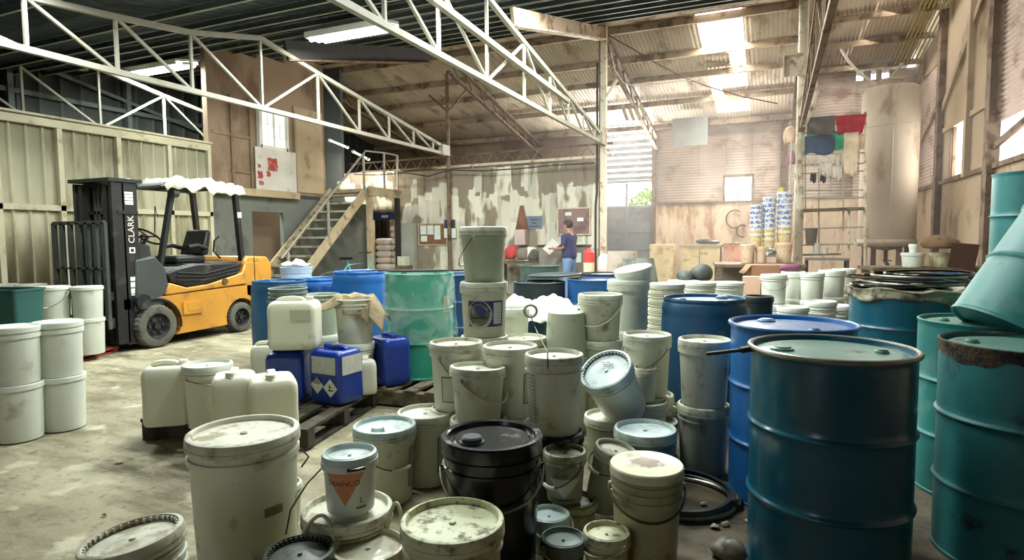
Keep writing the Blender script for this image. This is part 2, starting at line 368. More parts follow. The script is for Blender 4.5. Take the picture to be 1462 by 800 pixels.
# dark gable wall beyond it
DKG = mat('dark_grey_gable_sheet', (76, 80, 76), .65, .1, (64, 70, 68), .45, .8, .12, world=True, stretch=(1, 1, .4))
wg = struct('wall_gable', corr_sheet(MB(), (-13.5, -4.5, 0), (0, 1, 0), (0, 0, 1), (1, 0, 0), 24, 5.9, .4, .04, 'rib'), DKG, solid=.004, ang=8)
for z in (3.3, 4.15):
    obj('gable_rail', MB().bb((-13.44, -4.5, z), (-13.36, 13.5, z+.09)), PURD, wg)
obj('gable_brace', MB().beam((-13.34, 6.2, 5.0), (-13.34, 11.2, 4.0), .05, .07), PURD, wg)
for y in (6.9, 9.2, 11.2): obj('gable_post', MB().bb((-13.44, y-.05, 0), (-13.32, y+.05, 5.6)), PURD, wg)
# tan room front above, grey wall below
TAN = mat('tan_fibre_board', (150, 128, 104), .75, 0, (112, 92, 72), .45, 1.2, .1, world=True, stretch=(1, 1, .5))
GRYW = mat('grey_painted_wall', (112, 116, 108), .7, 0, (84, 84, 76), .3, 1.5, .08, world=True)
Y0, Y1 = 8.13, 11.3
wy = [9.35, 10.1]; wz = [3.22, 3.94]
mb = MB()
mb.bb((XL-.12, Y0, 2.28), (XL, wy[0], 4.95)); mb.bb((XL-.12, wy[1], 2.28), (XL, Y1, 5.3)); mb.bb((XL-.12, wy[0], 2.28), (XL, wy[1], wz[0])); mb.bb((XL-.12, wy[0], wz[1]), (XL, wy[1], 5.05))
wt = struct('wall_mezzanine', mb, TAN)
for y in (8.64, 9.1, 9.27, 10.32): obj('batten', MB().bb((XL, y-.025, 2.3), (XL+.04, y+.025, 4.1)), TAN if y != 9.27 else TRU, wt)
obj('cross_batten', MB().bb((XL, 8.2, 3.3), (XL+.03, 9.1, 3.36)), TAN, wt); obj('cross_batten', MB().bb((XL, 8.6, 2.62), (XL+.03, 9.2, 2.66)), TAN, wt)
PANEL = mat('lighter_tan_panel', (176, 158, 126), .75, 0, (140, 118, 90), .35, 2, .08)
obj('panel', MB().bb((XL, 10.3, 2.35), (XL+.025, 11.2, 4.2)), PANEL, wt)
obj('panel', MB().bb((XL, 9.3, 2.3), (XL+.02, 10.3, 3.2)), PANEL, wt)
mb = MB(); hy = (9.1, 9.95); hz = (.9, 1.88)
mb.bb((XL-.12, Y0, 0), (XL-.02, hy[0], 2.2)); mb.bb((XL-.12, hy[1], 0), (XL-.02, 12.9, 2.2)); mb.bb((XL-.12, hy[0], 0), (XL-.02, hy[1], hz[0])); mb.bb((XL-.12, hy[0], hz[1]), (XL-.02, hy[1], 2.2))
struct('wall_under_mezzanine', mb, GRYW)
mb = MB().bb((XL-.9, hy[0]-.3, 0), (XL-.8, hy[1]+.8, 2.2)); struct('wall_back_room', mb, TAN)
struct('trim_mezzanine_ledge', MB().bb((XL-.14, Y0, 2.18), (XL+.14, 10.3, 2.32)), PANEL)
# mezzanine window
GLASS = bpy.data.materials.new('bright_window_glass'); GLASS.use_nodes = True
_b = GLASS.node_tree.nodes['Principled BSDF']; _b.inputs['Transmission Weight'].default_value = 1; _b.inputs['Roughness'].default_value = .25; _b.inputs['Base Color'].default_value = (.92, .95, .88, 1); _b.inputs['IOR'].default_value = 1.1
WF = mat('white_window_frame', (226, 226, 212), .45)
wn = struct('window_1', MB().bb((XL-.02, wy[0]-.03, wz[0]-.04), (XL+.035, wy[0]+.04, wz[1]+.04)).bb((XL-.02, wy[1]-.04, wz[0]-.04), (XL+.035, wy[1]+.03, wz[1]+.04)).bb((XL-.02, wy[0], wz[0]-.04), (XL+.035, wy[1], wz[0]+.03)).bb((XL-.02, wy[0], wz[1]-.03), (XL+.035, wy[1], wz[1]+.04)), WF)
mid = (wy[0]+wy[1])/2
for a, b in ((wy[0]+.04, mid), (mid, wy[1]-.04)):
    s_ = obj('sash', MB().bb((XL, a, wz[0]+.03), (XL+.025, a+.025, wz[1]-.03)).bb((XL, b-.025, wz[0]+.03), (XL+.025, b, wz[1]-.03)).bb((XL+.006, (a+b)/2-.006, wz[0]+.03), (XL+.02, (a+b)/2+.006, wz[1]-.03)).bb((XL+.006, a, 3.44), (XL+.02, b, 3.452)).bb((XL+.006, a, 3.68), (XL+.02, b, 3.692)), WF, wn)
    obj('glass_pane', MB().bb((XL+.008, a+.01, wz[0]+.03), (XL+.012, b-.01, wz[1]-.03)), emit('glowing_window_glass', (.80, .90, .74), .95), s_)  # panes glow themselves in place of light behind them


# ---------------------------------------------------------------- patched partition along the column line
PATCH = bpy.data.materials.new('patched_plaster'); PATCH.use_nodes = True
def build_patch(m):
    nt = m.node_tree; N = nt.nodes; L = nt.links; b = N['Principled BSDF']; b.inputs['Roughness'].default_value = .85
    g = N.new('ShaderNodeNewGeometry'); sp = N.new('ShaderNodeSeparateXYZ'); L.new(g.outputs['Position'], sp.inputs[0])
    def noise(sc, stretch, det=3):
        mm = N.new('ShaderNodeMapping'); mm.inputs['Scale'].default_value = stretch; L.new(g.outputs['Position'], mm.inputs[0])
        n = N.new('ShaderNodeTexNoise'); n.inputs['Scale'].default_value = sc; n.inputs['Detail'].default_value = det; L.new(mm.outputs[0], n.inputs['Vector']); return n.outputs[0]
    def rng(x, a, b_, c=0, d=1):
        r = N.new('ShaderNodeMapRange'); L.new(x, r.inputs[0]); r.inputs[1].default_value = a; r.inputs[2].default_value = b_; r.inputs[3].default_value = c; r.inputs[4].default_value = d; return r.outputs[0]
    def mth(op, x, y):
        q = N.new('ShaderNodeMath'); q.operation = op
        for i, v in enumerate((x, y)):
            if isinstance(v, (int, float)): q.inputs[i].default_value = v
            else: L.new(v, q.inputs[i])
        return q.outputs[0]
    def mix(f, c1, c2):
        q = N.new('ShaderNodeMix'); q.data_type = 'RGBA'; L.new(f, q.inputs[0])
        for i, v in ((6, c1), (7, c2)):
            if isinstance(v, tuple): q.inputs[i].default_value = (*s2l(v), 1)
            else: L.new(v, q.inputs[i])
        return q.outputs[2]
    base = mix(noise(1.4, (1, 1, .6), 6), (116, 106, 90), (150, 138, 118))
    # roller strokes: voronoi cells stretched upright, kept where a broad noise allows and below a ragged top line
    mm = N.new('ShaderNodeMapping'); mm.inputs['Scale'].default_value = (5.2, 1, 1.6); L.new(g.outputs['Position'], mm.inputs[0])
    v = N.new('ShaderNodeTexVoronoi'); v.distance = 'CHEBYCHEV'; v.inputs['Randomness'].default_value = .55; v.inputs['Scale'].default_value = 1; L.new(mm.outputs[0], v.inputs['Vector'])
    csp = N.new('ShaderNodeSeparateColor'); L.new(v.outputs['Color'], csp.inputs[0])
    h = mth('ADD', sp.outputs[2], mth('MULTIPLY', csp.outputs[0], -1.1))
    h = mth('ADD', h, mth('MULTIPLY', noise(.8, (1, 0, 0)), -.9))
    top = rng(h, 1.55, 1.6, 1, 0)
    keep = rng(noise(1.9, (1.2, 1, .5), 2), .42, .46)
    st = mth('MULTIPLY', top, keep)
    tone = mix(csp.outputs[1], (228, 222, 202), (184, 180, 162))
    c = mix(mth('MULTIPLY', st, .92), base, tone)
    dr = rng(noise(3, (2.5, 1, .5), 6), .56, .7)
    c = mix(mth('MULTIPLY', dr, .7), c, (104, 84, 60))
    L.new(c, b.inputs['Base Color'])
build_patch(PATCH)
PYW = 12.9; dx0, dx1, dz = -9.6, -8.82, 2.0
mb = MB().bb((-10.4, PYW, 0), (dx0, PYW+.15, 3.02)).bb((dx1, PYW, 0), (-3.42, PYW+.15, 2.97)).bb((dx0, PYW, dz), (dx1, PYW+.15, 3.02))
struct('wall_partition', mb, PATCH)
struct('door_1', MB().bb((dx0-.05, PYW-.04, 0), (dx0+.02, PYW+.17, dz+.04)).bb((dx1-.02, PYW-.04, 0), (dx1+.05, PYW+.17, dz+.04)).bb((dx0, PYW-.04, dz-.02), (dx1, PYW+.17, dz+.05)), mat('tan_door_frame', (178, 160, 124), .6))
struct('wall_store_room', MB().bb((-10.4, 14.9, 0), (-7.6, 15.0, 3)), TAN)

# ---------------------------------------------------------------- back wall and right wall
BACKP = mat('stained_back_plaster', (236, 216, 190), .85, 0, (174, 132, 98), .5, 1.6, .1, .1, 10, world=True, stretch=(1.6, 1, .5))
BACKC = mat('weathered_iron_cladding', (212, 196, 186), .6, .1, (150, 122, 106), .4, 1.5, .1, world=True, stretch=(.6, 1, 1.2))
RIGHTP = mat('stained_side_plaster', (182, 164, 138), .85, 0, (112, 86, 60), .45, 1.1, .12, .12, 8, world=True, stretch=(1, .8, .7))
GB = mat('grey_blue_boards', (134, 146, 154), .7, 0, (98, 108, 116), .4, 2, .1, world=True)
struct('wall_back', MB().bb((-3.45, YB, 0), (XR, YB+.15, 2.32)), BACKP)
struct('wall_back_left', MB().bb((-13.6, YB, 0), (-5.05, YB+.15, 4.6)), TAN)
wb = struct('wall_back_low', MB().bb((-5.05, YB, 0), (-3.45, YB+.12, 2.3)), GB)
for z in (.9, 1.45, 1.9, 2.22): obj('board', MB().bb((-5.05, YB-.03, z), (-3.45, YB, z+.06)), GB, wb)
obj('upright', MB().bb((-4.35, YB-.05, 1.0), (-4.27, YB, 3.0)), GB, wb)
# louvre slats above the opening
wv = struct('wall_back_slats', MB().bb((-5.05, YB, 3.02), (-3.45, YB+.08, 3.1)), GB)
for i in range(8):
    z = 3.16+i*.19; obj('slat', MB().beam((-5.05, YB+.05, z), (-3.45, YB+.05, z), .13, .1), GB, wv)
# corrugated cladding with window hole
mb = MB()
def hs(x0, x1, z0, z1): corr_sheet(mb, (x0, YB-.02, z0), (0, 0, 1), (1, 0, 0), (0, -1, 0), z1-z0, x1-x0, .085, .012)
hs(-3.45, -1.38, 2.32, 4.62); hs(-.62, .38, 2.32, 4.62); hs(-1.38, -.62, 3.06, 4.62)
hs(.38, 1.95, 2.32, 5.78); hs(2.72, XR, 2.32, 5.72); hs(1.95, 2.72, 2.32, 5.5); hs(2.12, 2.3, 5.5, 5.75); hs(2.42, 2.55, 5.48, 5.75)
wc = struct('wall_back_cladding', mb, BACKC, solid=.003)
obj('cladding_rail', MB().bb((-3.5, YB-.07, 2.28), (.3, YB-.02, 2.36)), TRB, wc)
obj('cladding_post', MB().bb((-2.1, YB-.07, 3.2), (-2.04, YB-.03, 4.4)), BACKC, wc)
obj('cladding_post', MB().bb((-3.52, YB-.1, 0), (-3.4, YB-.02, 4.62)), TRB, wc)
obj('cladding_post', MB().bb((.12, YB-.1, 1.2), (.3, YB-.02, 4.6)), TRB, wc)
w2 = struct('window_2', MB().bb((-1.42, YB-.06, 2.3), (-1.36, YB, 3.1)).bb((-.64, YB-.06, 2.3), (-.58, YB, 3.1)).bb((-1.42, YB-.06, 3.04), (-.58, YB, 3.12)), TRB)
obj('window_bar', MB().bb((-1.02, YB-.04, 2.34), (-.99, YB-.01, 3.06)), TRB, w2)
# right wall: lower plaster, upper plaster and cladding, openings
mb = MB()
mb.bb((XR, -4.5, 0), (XR+.15, YB+.15, 2.45))
mb.bb((XR, 16.6, 5.2), (XR+.12, YB+.15, 6.9))
mb.bb((XR, 12.75, 4.0), (XR+.12, 16.6, 7.0)); mb.bb((XR, 12.75, 2.45), (XR+.12, 13.95, 4.0)); mb.bb((XR, 15.35, 2.45), (XR+.12, 16.0, 4.0))
mb.bb((XR, 13.95, 3.55), (XR+.12, 15.35, 4.0))
wr = struct('wall_right', mb, RIGHTP)
mb = MB()
def rs(y0, y1, z0, z1): corr_sheet(mb, (XR+.02, y0, z0), (0, 0, 1), (0, 1, 0), (-1, 0, 0), z1-z0, y1-y0, .085, .014)
rs(16.0, YB, 2.45, 5.2); rs(-4.5, 12.4, 3.15, 7.0); rs(-4.5, 10.0, 2.45, 3.15); rs(13.98, 14.15, 2.45, 3.5); rs(12.75,13.9,2.47,3.1)
struct('wall_right_cladding', mb, BACKC, solid=.003)
obj('wall_rail', MB().bb((XR-.06, 9.0, 2.40), (XR, YB, 2.48)), TRB, wr)
obj('wall_rail', MB().bb((XR-.05, 12.7, 3.5), (XR, 15.8, 3.6)), RIGHTP, wr)
for y in (12.55, 16.05): obj('wall_post', MB().bb((XR-.12, y-.12, 0), (XR+.05, y+.12, 7)), TRB, wr)
obj('wall_post', MB().bb((XR-.1, 13.85, 2.4), (XR, 14.0, 7)), RIGHTP, wr)
obj('wall_brace', MB().beam((XR-.03, 12.8, 5.9), (XR-.03, 16.2, 3.9), .05, .16), RIGHTP, wr)
obj('wall_brace', MB().beam((XR-.03, 16.4, 4.2), (XR-.03, 18.9, 3.4), .05, .12), RIGHTP, wr)
obj('wall_brace', MB().beam((XR-.03, 9.8, 3.15), (XR-.03, 12.5, 2.75), .05, .1), TRB, wr)
w3 = struct('window_3', MB().bb((XR-.03, 13.9, 2.45), (XR+.02, 13.98, 3.55)).bb((XR-.03, 14.98, 2.45), (XR+.02, 15.05, 3.55)).bb((XR-.03, 13.9, 2.42), (XR+.02, 15.05, 2.5)), TRB)
mb = MB(); corr_sheet(mb, (XR+.02, 15.05, 2.45), (0, 1, 0), (0, 0, 1), (-1, 0, 0), .35, 1.1, .085, .014); struct('wall_right_infill', mb, BACKC, solid=.003)
# slatted eave where roof and right wall leave a gap
for i in range(7):
    obj('eave_slat', MB().beam((XR-.05-.085*i, 14.4+.0*i, zr(14.4)-.12), (XR-.05-.085*i, 18.7, zr(18.7)-.12), .03, .03), mat('yellow_batten', (190, 180, 110), .6), roofr)  # slats in one plain yellow
# wall behind the viewer with a gate opening, never seen from here
struct('wall_front', MB().bb((-13.6, -4.6, 0), (-7.2, -4.5, 5)).bb((-1.8, -4.6, 0), (4, -4.5, 5)).bb((-7.2, -4.6, 3.4), (-1.8, -4.5, 5)).bb((-7.2, -4.6, 0), (-3.0, -4.5, 3.4)), GRYW)
struct('wall_left_end', MB().bb((-13.6, YC+.1, 0), (-10.4, YC+.2, 5.8)), DKG)

# ---------------------------------------------------------------- outside greenery
def bush(loc, r, n, label):
    mb = MB(); rnd = random.Random(int(loc[0]*10+loc[1]))
    for i in range(n):
        a = rnd.uniform(0, 2*PI); e = math.asin(rnd.uniform(-.6, 1)); d = r*rnd.uniform(.6, 1)
        c = Vector(loc)+Vector((d*math.cos(e)*math.cos(a), d*math.cos(e)*math.sin(a), d*math.sin(e)*.9))
        q = Euler((rnd.uniform(0, 6), rnd.uniform(0, 6), rnd.uniform(0, 6))).to_matrix(); s_ = rnd.uniform(.06, .13)
        mb.add([c+q@Vector(p)*s_ for p in ((-1, 0, 0), (0, -.5, .1), (1, 0, 0), (0, .5, .1))], [(0, 1, 2, 3)])
    return tag(obj('leafy_shrub', mb, mat('bright_leaves', (150, 190, 60), .6, trans=0)), label, 'shrub', None, 'stuff')
bush((-4.0, 21.2, 2.3), .75, 500, 'bright green shrub outside the back wall opening')
bush((5.0, 14.6, 2.2), 1.0, 500, 'green leaves outside the narrow side wall window')
bush((5.2, 10.8, 2.3), 1.1, 600, 'green leaves outside the side opening above the drums')
struct('ground_outside', MB().bb((-16, YB+.2, -.1), (9, 30, -.02)).bb((XR+.2, -5, -.1), (12, YB+.2, -.02)), FLOOR)
# ================================================================ TRUSSES, COLUMNS, LAMPS
TOPZ = [(0, 3.42), (4.46, 4.12), (5.7, 4.34), (6.9, 4.06), (7.9, 3.94), (8.85, 3.84), (10.2, 3.6), (12, 3.45)]
def topz(t):
    for (a, za), (b, zb) in zip(TOPZ, TOPZ[1:]):
        if a <= t <= b: return za+(zb-za)*(t-a)/(b-a)
    return TOPZ[-1][1]
def truss(X, label, m, nodes, tmax=12.0, midch=False, zb=3.3):
    t0 = T('roof_truss', label, 'truss', (X, YC, 0))
    P = lambda t, z: (0, -t, z)
    for (a, za), (b, zb_) in zip(TOPZ, TOPZ[1:]):
        if a >= tmax: break
        b2 = min(b, tmax); obj('top_chord', MB().beam(P(a, za), P(b2, za+(zb_-za)*(b2-a)/(b-a)), .065), m, t0)
    obj('bottom_chord', MB().beam(P(0, zb), P(tmax, zb), .065), m, t0)
    for i, t in enumerate(nodes):
        obj('vertical_strut', MB().beam(P(t, zb), P(t, topz(t)), .036), m, t0)
        if i+1 < len(nodes):
            u = nodes[i+1]
            if t < 4.4: obj('diagonal_strut', MB().beam(P(t, zb), P(u, topz(u)), .034), m, t0)
            elif t < 5.0: obj('diagonal_strut', MB().beam(P(t, topz(t)), P(u, zb), .034), m, t0)
            else: obj('diagonal_strut', MB().beam(P(t, zb), P(u, topz(u)), .034), m, t0)
    if midch:
        obj('collar_chord', MB().beam((.06, -2.6, 3.66), (.06, -9, 3.86), .07), m, t0)
    obj('gusset_plate', MB().bb((-.06, -.35, 3.26), (.06, -.02, 3.5)), m, t0)
    return t0
nd = [.7, 1.5, 2.4, 3.35, 4.46, 5.7, 6.9, 7.9, 8.85, 10.2, 11.4]
truss(-7.17, 'cream steel roof truss crossing above the forklift', TRU, nd)
truss(-3.38, 'cream steel roof truss ending at the tall rusty column by the partition end', TRU, nd, midch=True)
truss(-10.97, 'cream steel roof truss above the staircase, behind the long one', TRU, nd, tmax=5.75)
truss(.42, 'dusty brown roof truss seen end on beside the drying rack', TRB, nd, tmax=7)

def column(X, z0, z1, label, r, m, brace=True, rnd=True):
    c = T('steel_column', label, 'column', (X, YC, z0))
    if rnd: obj('shaft', MB().tube([(0, 0, 0), (0, 0, z1-z0)], r, 14), m, c)
    else: obj('shaft', MB().bb((-r, -r, 0), (r, r, z1-z0)), m, c)
    obj('base_plate', MB().bb((-.14, -.14, 0), (.14, .14, .015)), TRB, c)
    if brace:
        for sx in (-1, 1): obj('knee_brace', MB().beam((0, 0, 4.3-z0), (sx*.5, 0, 4.75-z0), .045), TRB if rnd else m, c)
    return c
column(-7.17, 0, 5.2, 'slim dark column with a forked head between the stairs and the notice board', .045, TRB, True, True)
c2 = column(-3.38, 0, 5.75, 'tall cream and rust column at the open end of the patched partition', .06, COLM, False, False)
obj('knee_brace', MB().beam((.0, 0, 4.2), (.28, 0, 4.62), .05), COLM, c2); obj('side_angle', MB().bb((-.1, -.03, .2), (-.065, .03, 5.7)), TRB, c2)
obj('drain_pipe', MB().tube([(-.16, -.05, .2), (-.16, -.05, 2.0), (-.13, -.05, 2.3), (-.13, -.05, 5.0)], .025, 8), DARKST, c2)
column(.42, 0, 6.9, 'thick pale round column beside the drying rack', .085, COLM, False, True)
column(-10.97, 0, 5.4, 'thin cream column behind the stair landing', .04, TRU, False, False)
# boxed beam that meets the tall column
bx = T('box_beam', 'rust-stained boxed plate beam running to the top of the tall column', 'beam', (0, 0, 0))
p1, p2 = Vector((-3.38, 7.85, 4.36)), Vector((-3.38, YC-.05, 5.58))
obj('web_plate', MB().beam(p1, p2, .05, .24), mat('rust_stained_plate', (190, 168, 140), .6, 0, (120, 82, 52), .5, 3, .1), bx)
obj('flange', MB().beam(p1-Vector((0, 0, .13)), p2-Vector((0, 0, .13)), .16, .025), COLM, bx)
# long eave beam at left (grey, behind lamp 2)
g1, g2 = atX(408, 72, -7.17), atX(612, 80, -7.17)
bm2 = T('box_beam', 'long grey boxed beam below the dark roof behind the second lamp', 'beam', (0, 0, 0))
obj('web_plate', MB().beam(g1, g2, .05, .3), mat('grey_plate', (48, 46, 43), .7, 0, (56, 52, 46), .4, 3), bm2)
obj('flange', MB().beam(g1-Vector((0, 0, .16)), g2-Vector((0, 0, .16)), .16, .02), TRB, bm2)
# rafters of the back slope, running from the column heads to the back wall
for X, lab in ((-3.38, 'brown rafter falling from the tall column head to the back wall'), (-7.17, 'brown rafter of the back roof slope near the slim column'), (-10.97, 'brown rafter of the back roof slope above the stair landing')):
    r_ = T('roof_rafter', lab, 'rafter', (X, YC, 5.6))
    obj('top_chord', MB().beam((0, 0, 0), (0, 6.3, -1.26), .1, .07), TRB, r_); obj('bottom_chord', MB().beam((0, .05, -.35), (0, 6.3, -1.6), .1, .05), TRB, r_)
    for k in range(8):
        y = .2+k*.75; obj('web_strut', MB().beam((0, y, -.2*y), (0, y+.38, -.38-.2*y), .03), TRB, r_)
# low lattice girder that lies along the back of the partition top
lg = T('lattice_girder', 'rusty lattice girder stretching just above the patched partition', 'girder', (0, 13.6, 0))
obj('top_chord', MB().beam((-10.8, 0, 3.36), (-3.4, 0, 3.44), .045), TRB, lg); obj('bottom_chord', MB().beam((-10.8, 0, 3.1), (-3.4, 0, 3.16), .06), COLM, lg)
for x in (-10.6, -7.0, -3.7): obj('girder_post', MB().bb((x-.03, -.03, 0), (x+.03, .03, 3.12)), TRB, lg)
for k in range(18):
    x = -10.6+k*.4; obj('web_strut', MB().beam((x, 0, 3.12), (x+.2, 0, 3.4), .018), TRB, lg); obj('web_strut', MB().beam((x+.2, 0, 3.4), (x+.4, 0, 3.13), .018), TRB, lg)
for i, (px, py, px2, py2) in enumerate([(520, 228, 560, 226), (575, 232, 620, 226), (690, 226, 770, 224)]):
    a, b = atY(px, py, 13.2), atY(px2, py2, 13.2); a.z = b.z = 3.06 if i < 2 else 3.0
    tag(obj('timber_plank', MB().beam(a, b, .3, .05), WOOD), ['short weathered plank on the partition top near the landing', 'weathered plank on the partition top left of the slim column', 'long plank on the partition top right of the slim column'][i], 'plank')
# cable sagging along the wall top
pts = []
for px, py in [(506, 249), (540, 250), (580, 247), (612, 252), (640, 243), (690, 244), (740, 241), (790, 236), (850, 233)]: pts.append(atY(px, py, 12.6))
tag(obj('power_cable', MB().tube(pts, .015, 6), DARKST), 'black cable sagging along the top of the patched wall', 'cable')
pts = [atY(px, py, 12.4) for px, py in [(868, 50), (900, 68), (940, 92), (980, 112), (1012, 124), (1060, 138), (1110, 148)]]
tag(obj('power_cable', MB().tube(pts, .01, 6), DARKST), 'thin dark cable dropping from the tall column head across the back roof', 'cable')
pts = [atY(px, py, 12.3) for px, py in [(872, 75), (878, 100), (890, 118), (905, 123), (930, 121), (960, 117), (1000, 113)]]
tag(obj('power_cable', MB().tube(pts, .01, 6), WP), 'pale looped cable beside the tall column', 'cable')
# four stacked roofing offcuts hung under the back roof
for i in range(4):
    a = atY(888+i*9, 150, 15.4); b = atY(896+i*9, 172, 15.6)
    tag(obj('metal_strip', MB().beam(a, b, .1, .02).tube([a, (a.x, a.y, zl(a.y)-.12)], .004, 4), COLM), 'pale metal strip tied under the back roof beside the rafter', 'metal strip', 'metal strips under the back roof')
# hanging blue-grey sheet under back roof
a = atY(960, 170, 17.8); b = atY(1010, 206, 17.8)
tag(obj('hanging_sheet', MB().bb((a.x, 17.8, b.z), (b.x, 17.84, a.z)).tube([(a.x+.1, 17.82, a.z), (a.x+.1, 17.82, zl(17.8))], .006, 5).tube([(b.x-.1, 17.82, a.z), (b.x-.1, 17.82, zl(17.8))], .006, 5), mat('blue_grey_sheet', (150, 160, 160), .6)), 'plain blue-grey sheet hanging high below the back roof', 'sheet')

TUBE = emit('lit_fluorescent_tube', (.93, .98, 1), 14)
for i, (x, y, z, e) in enumerate(LAMPS):
    labs = ['bright fluorescent lamp under the dark roof, above the forklift', 'bright fluorescent lamp under the dark roof, beside the middle truss', 'fluorescent lamp under the dark roof past the middle truss', 'fluorescent lamp over the open floor at left', 'fluorescent lamp over the jerrycans', 'fluorescent lamp over the blue drums', 'fluorescent lamp over the nearest buckets']
    l = T('ceiling_lamp', labs[i], 'lamp', (x, y, z), (math.atan(kd if y > 5 else .04), 0, 0), None)
    obj('housing', MB().bb((-.68, -.24, .05), (.68, .24, .09)).bb((-.68, -.25, .0), (.68, -.23, .08)).bb((-.68, .23, 0), (.68, .25, .08)), WF, l)
    for s_ in (-.16, 0, .16): obj('tube', MB().tube([(-.64, s_, .0), (.64, s_, .0)], .055, 10), TUBE, l)
    obj('end_cap', MB().bb((-.7, -.2, -.01), (-.65, .2, .04)), WF, l); obj('end_cap', MB().bb((.65, -.12, -.01), (.7, .12, .04)), WF, l)
    for s_ in (-.5, .5): obj('hanger', MB().tube([(s_, 0, .07), (s_, 0, zd(y)-z-.02)], .006, 6), WIRE, l)
    area('lamp_light', (x, y, z-.06), (math.atan(kd if y > 5 else .04), 0, 0), 1.3, .4, e, (.93, 1, .95))
# small thin fluorescent battens near the landing and two pails hung on the truss
for k, (a, b) in enumerate((((470, 200), (497, 211)), ((503, 216), (527, 228)))):
    p, q = atY(*a, 12.2), atY(*b, 12.2)
    area('batten_glow', (p+q)/2-Vector((0, 0, .06)), (0, 0, 0), .3, .1, 45, (1, .95, .85)); l = T('batten_light', ['thin angled tube light left of its twin above the landing', 'thin angled tube light right of its twin above the landing'][k], 'lamp', p)
    obj('tube', MB().tube([(0, 0, 0), q-p], .025, 8), emit('soft_tube', (1, .98, .92), 2.5), l); obj('socket', MB().tube([(0, 0, 0), (q-p)*.1], .04, 8), WF, l)
    obj('socket', MB().tube([(q-p)*.9, q-p], .04, 8), WF, l)
for px, py in ((8, 82), (118, 94)):
    p = atY(px, py, 6.9 if px < 50 else 8.0)
    l = T('bulb_shade', 'small cream lamp shade under the roof at far left' if px < 50 else 'small cream lamp shade under the roof left of the lit lamp', 'lamp', p)
    obj('shade', MB().lathe([(.03, .1), (.06, .08), (.1, -.08), (.095, -.08), (.055, .07), (0, .08)], 16), YP, l); obj('cord', MB().tube([(0, 0, .1), (0, 0, zd(p.y)-p.z)], .005, 6), DARKST, l)
# ================================================================ FORKLIFT (front towards -Y, near flank at x = 0 local, body reaches to -x)
FY = mat('forklift_yellow', (190, 134, 48), .42, 0, (140, 98, 44), .35, 4, .08, coat=.2)
FB = mat('forklift_black', (30, 31, 31), .45, .1, (66, 64, 58), .3, 5, .1)
FG = mat('forklift_grey', (62, 66, 64), .5, .1, (90, 88, 80), .3, 4)
RUB = mat('dusty_tyre_rubber', (92, 90, 80), .85, 0, (60, 58, 50), .4, 6, .1)
SEATM = mat('black_seat_vinyl', (26, 28, 30), .45)
fk = T('forklift', 'small yellow and black forklift parked facing the pale sheet wall corner', 'forklift', (-6.92, 0, 0))
W = -1.0; MW = -.74
def prism(mb, pts, x0, x1):
    n = len(pts); vs = [(x0, y, z) for y, z in pts]+[(x1, y, z) for y, z in pts]
    return mb.add(vs, [tuple(range(n)), tuple(range(n, 2*n))[::-1]]+[(i, (i+1) % n, n+(i+1) % n, n+i) for i in range(n)])
def arc(cy, cz, r, a0, a1, n=10): return [(cy+r*math.cos(a0+(a1-a0)*i/n), cz+r*math.sin(a0+(a1-a0)*i/n)) for i in range(n+1)]
R1, R2 = .265, .215; y1, y2 = 4.98, 6.28
# chassis side profile with wheel arches
prof = [(5.25, .12), (6.02, .14)]+arc(y2, R2, .27, PI*.96, .12*PI, 10)[0:]+[(6.62, .3), (6.62, .66), (6.2, .66), (5.12, .62)]
prof += [(4.95, .6)]+arc(y1, R1, .335, PI*.62, -.1*PI, 8)
obj('chassis', prism(MB(), prof, 0, -.16), FY, fk, bevel=.012)
obj('chassis', prism(MB(), prof, W+.16, W), FY, fk)
obj('chassis_core', MB().bb((-.14, 5.3, .16), (W+.14, 6.5, .62)), FB, fk)
obj('fender_trim', MB().tube([(.005, y, z) for y, z in arc(y1, R1, .335, PI*.75, -.05*PI, 12)], .014, 6), FB, fk)
obj('step', MB().bb((.0, 5.34, .36), (.03, 5.62, .52)).bb((0, 5.4, .4), (.035, 5.56, .5)), FY, fk)
# bonnet side: sloping yellow swoosh and hood
pr = [(5.12, .63), (6.62, .69), (6.62, .98), (6.38, 1.0), (6.3, .84), (5.75, .72), (5.42, .70), (5.18, .78)]
obj('side_cowl', prism(MB(), pr, .004, W-.004), FY, fk, bevel=.015)
obj('filler_cap', MB().lathe([(0, 0), (.045, 0), (.045, .02), (0, .02)], 16, Matrix.Translation((.0, 6.0, .74)) @ Matrix.Rotation(PI/2, 4, 'Y')), mat('brown_cap', (90, 60, 30), .6), fk)
hp = [(5.22, .79), (5.45, .71), (5.75, .73), (6.28, .85), (6.34, .98), (5.6, 1.0), (5.3, .95), (5.16, .9)]
obj('hood', prism(MB(), hp, -.02, W+.02), FB, fk, bevel=.02)
for k in range(3): obj('hood_rib', MB().tube([(-.012, 5.3, .9-.05*k), (-.012, 5.7, .86-.04*k), (-.012, 6.25, .95-.05*k)], .012, 6), FB, fk)
cw = [(6.36, .5), (6.74, .36), (6.86, .5), (6.86, .95), (6.78, 1.06), (6.4, 1.08), (6.34, 1.0)]
obj('counterweight', prism(MB(), cw, 0, W), FY, fk, bevel=.03)
obj('counterweight_groove', MB().bb((.004, 6.52, .5), (-.02, 6.535, 1.06)), FB, fk)
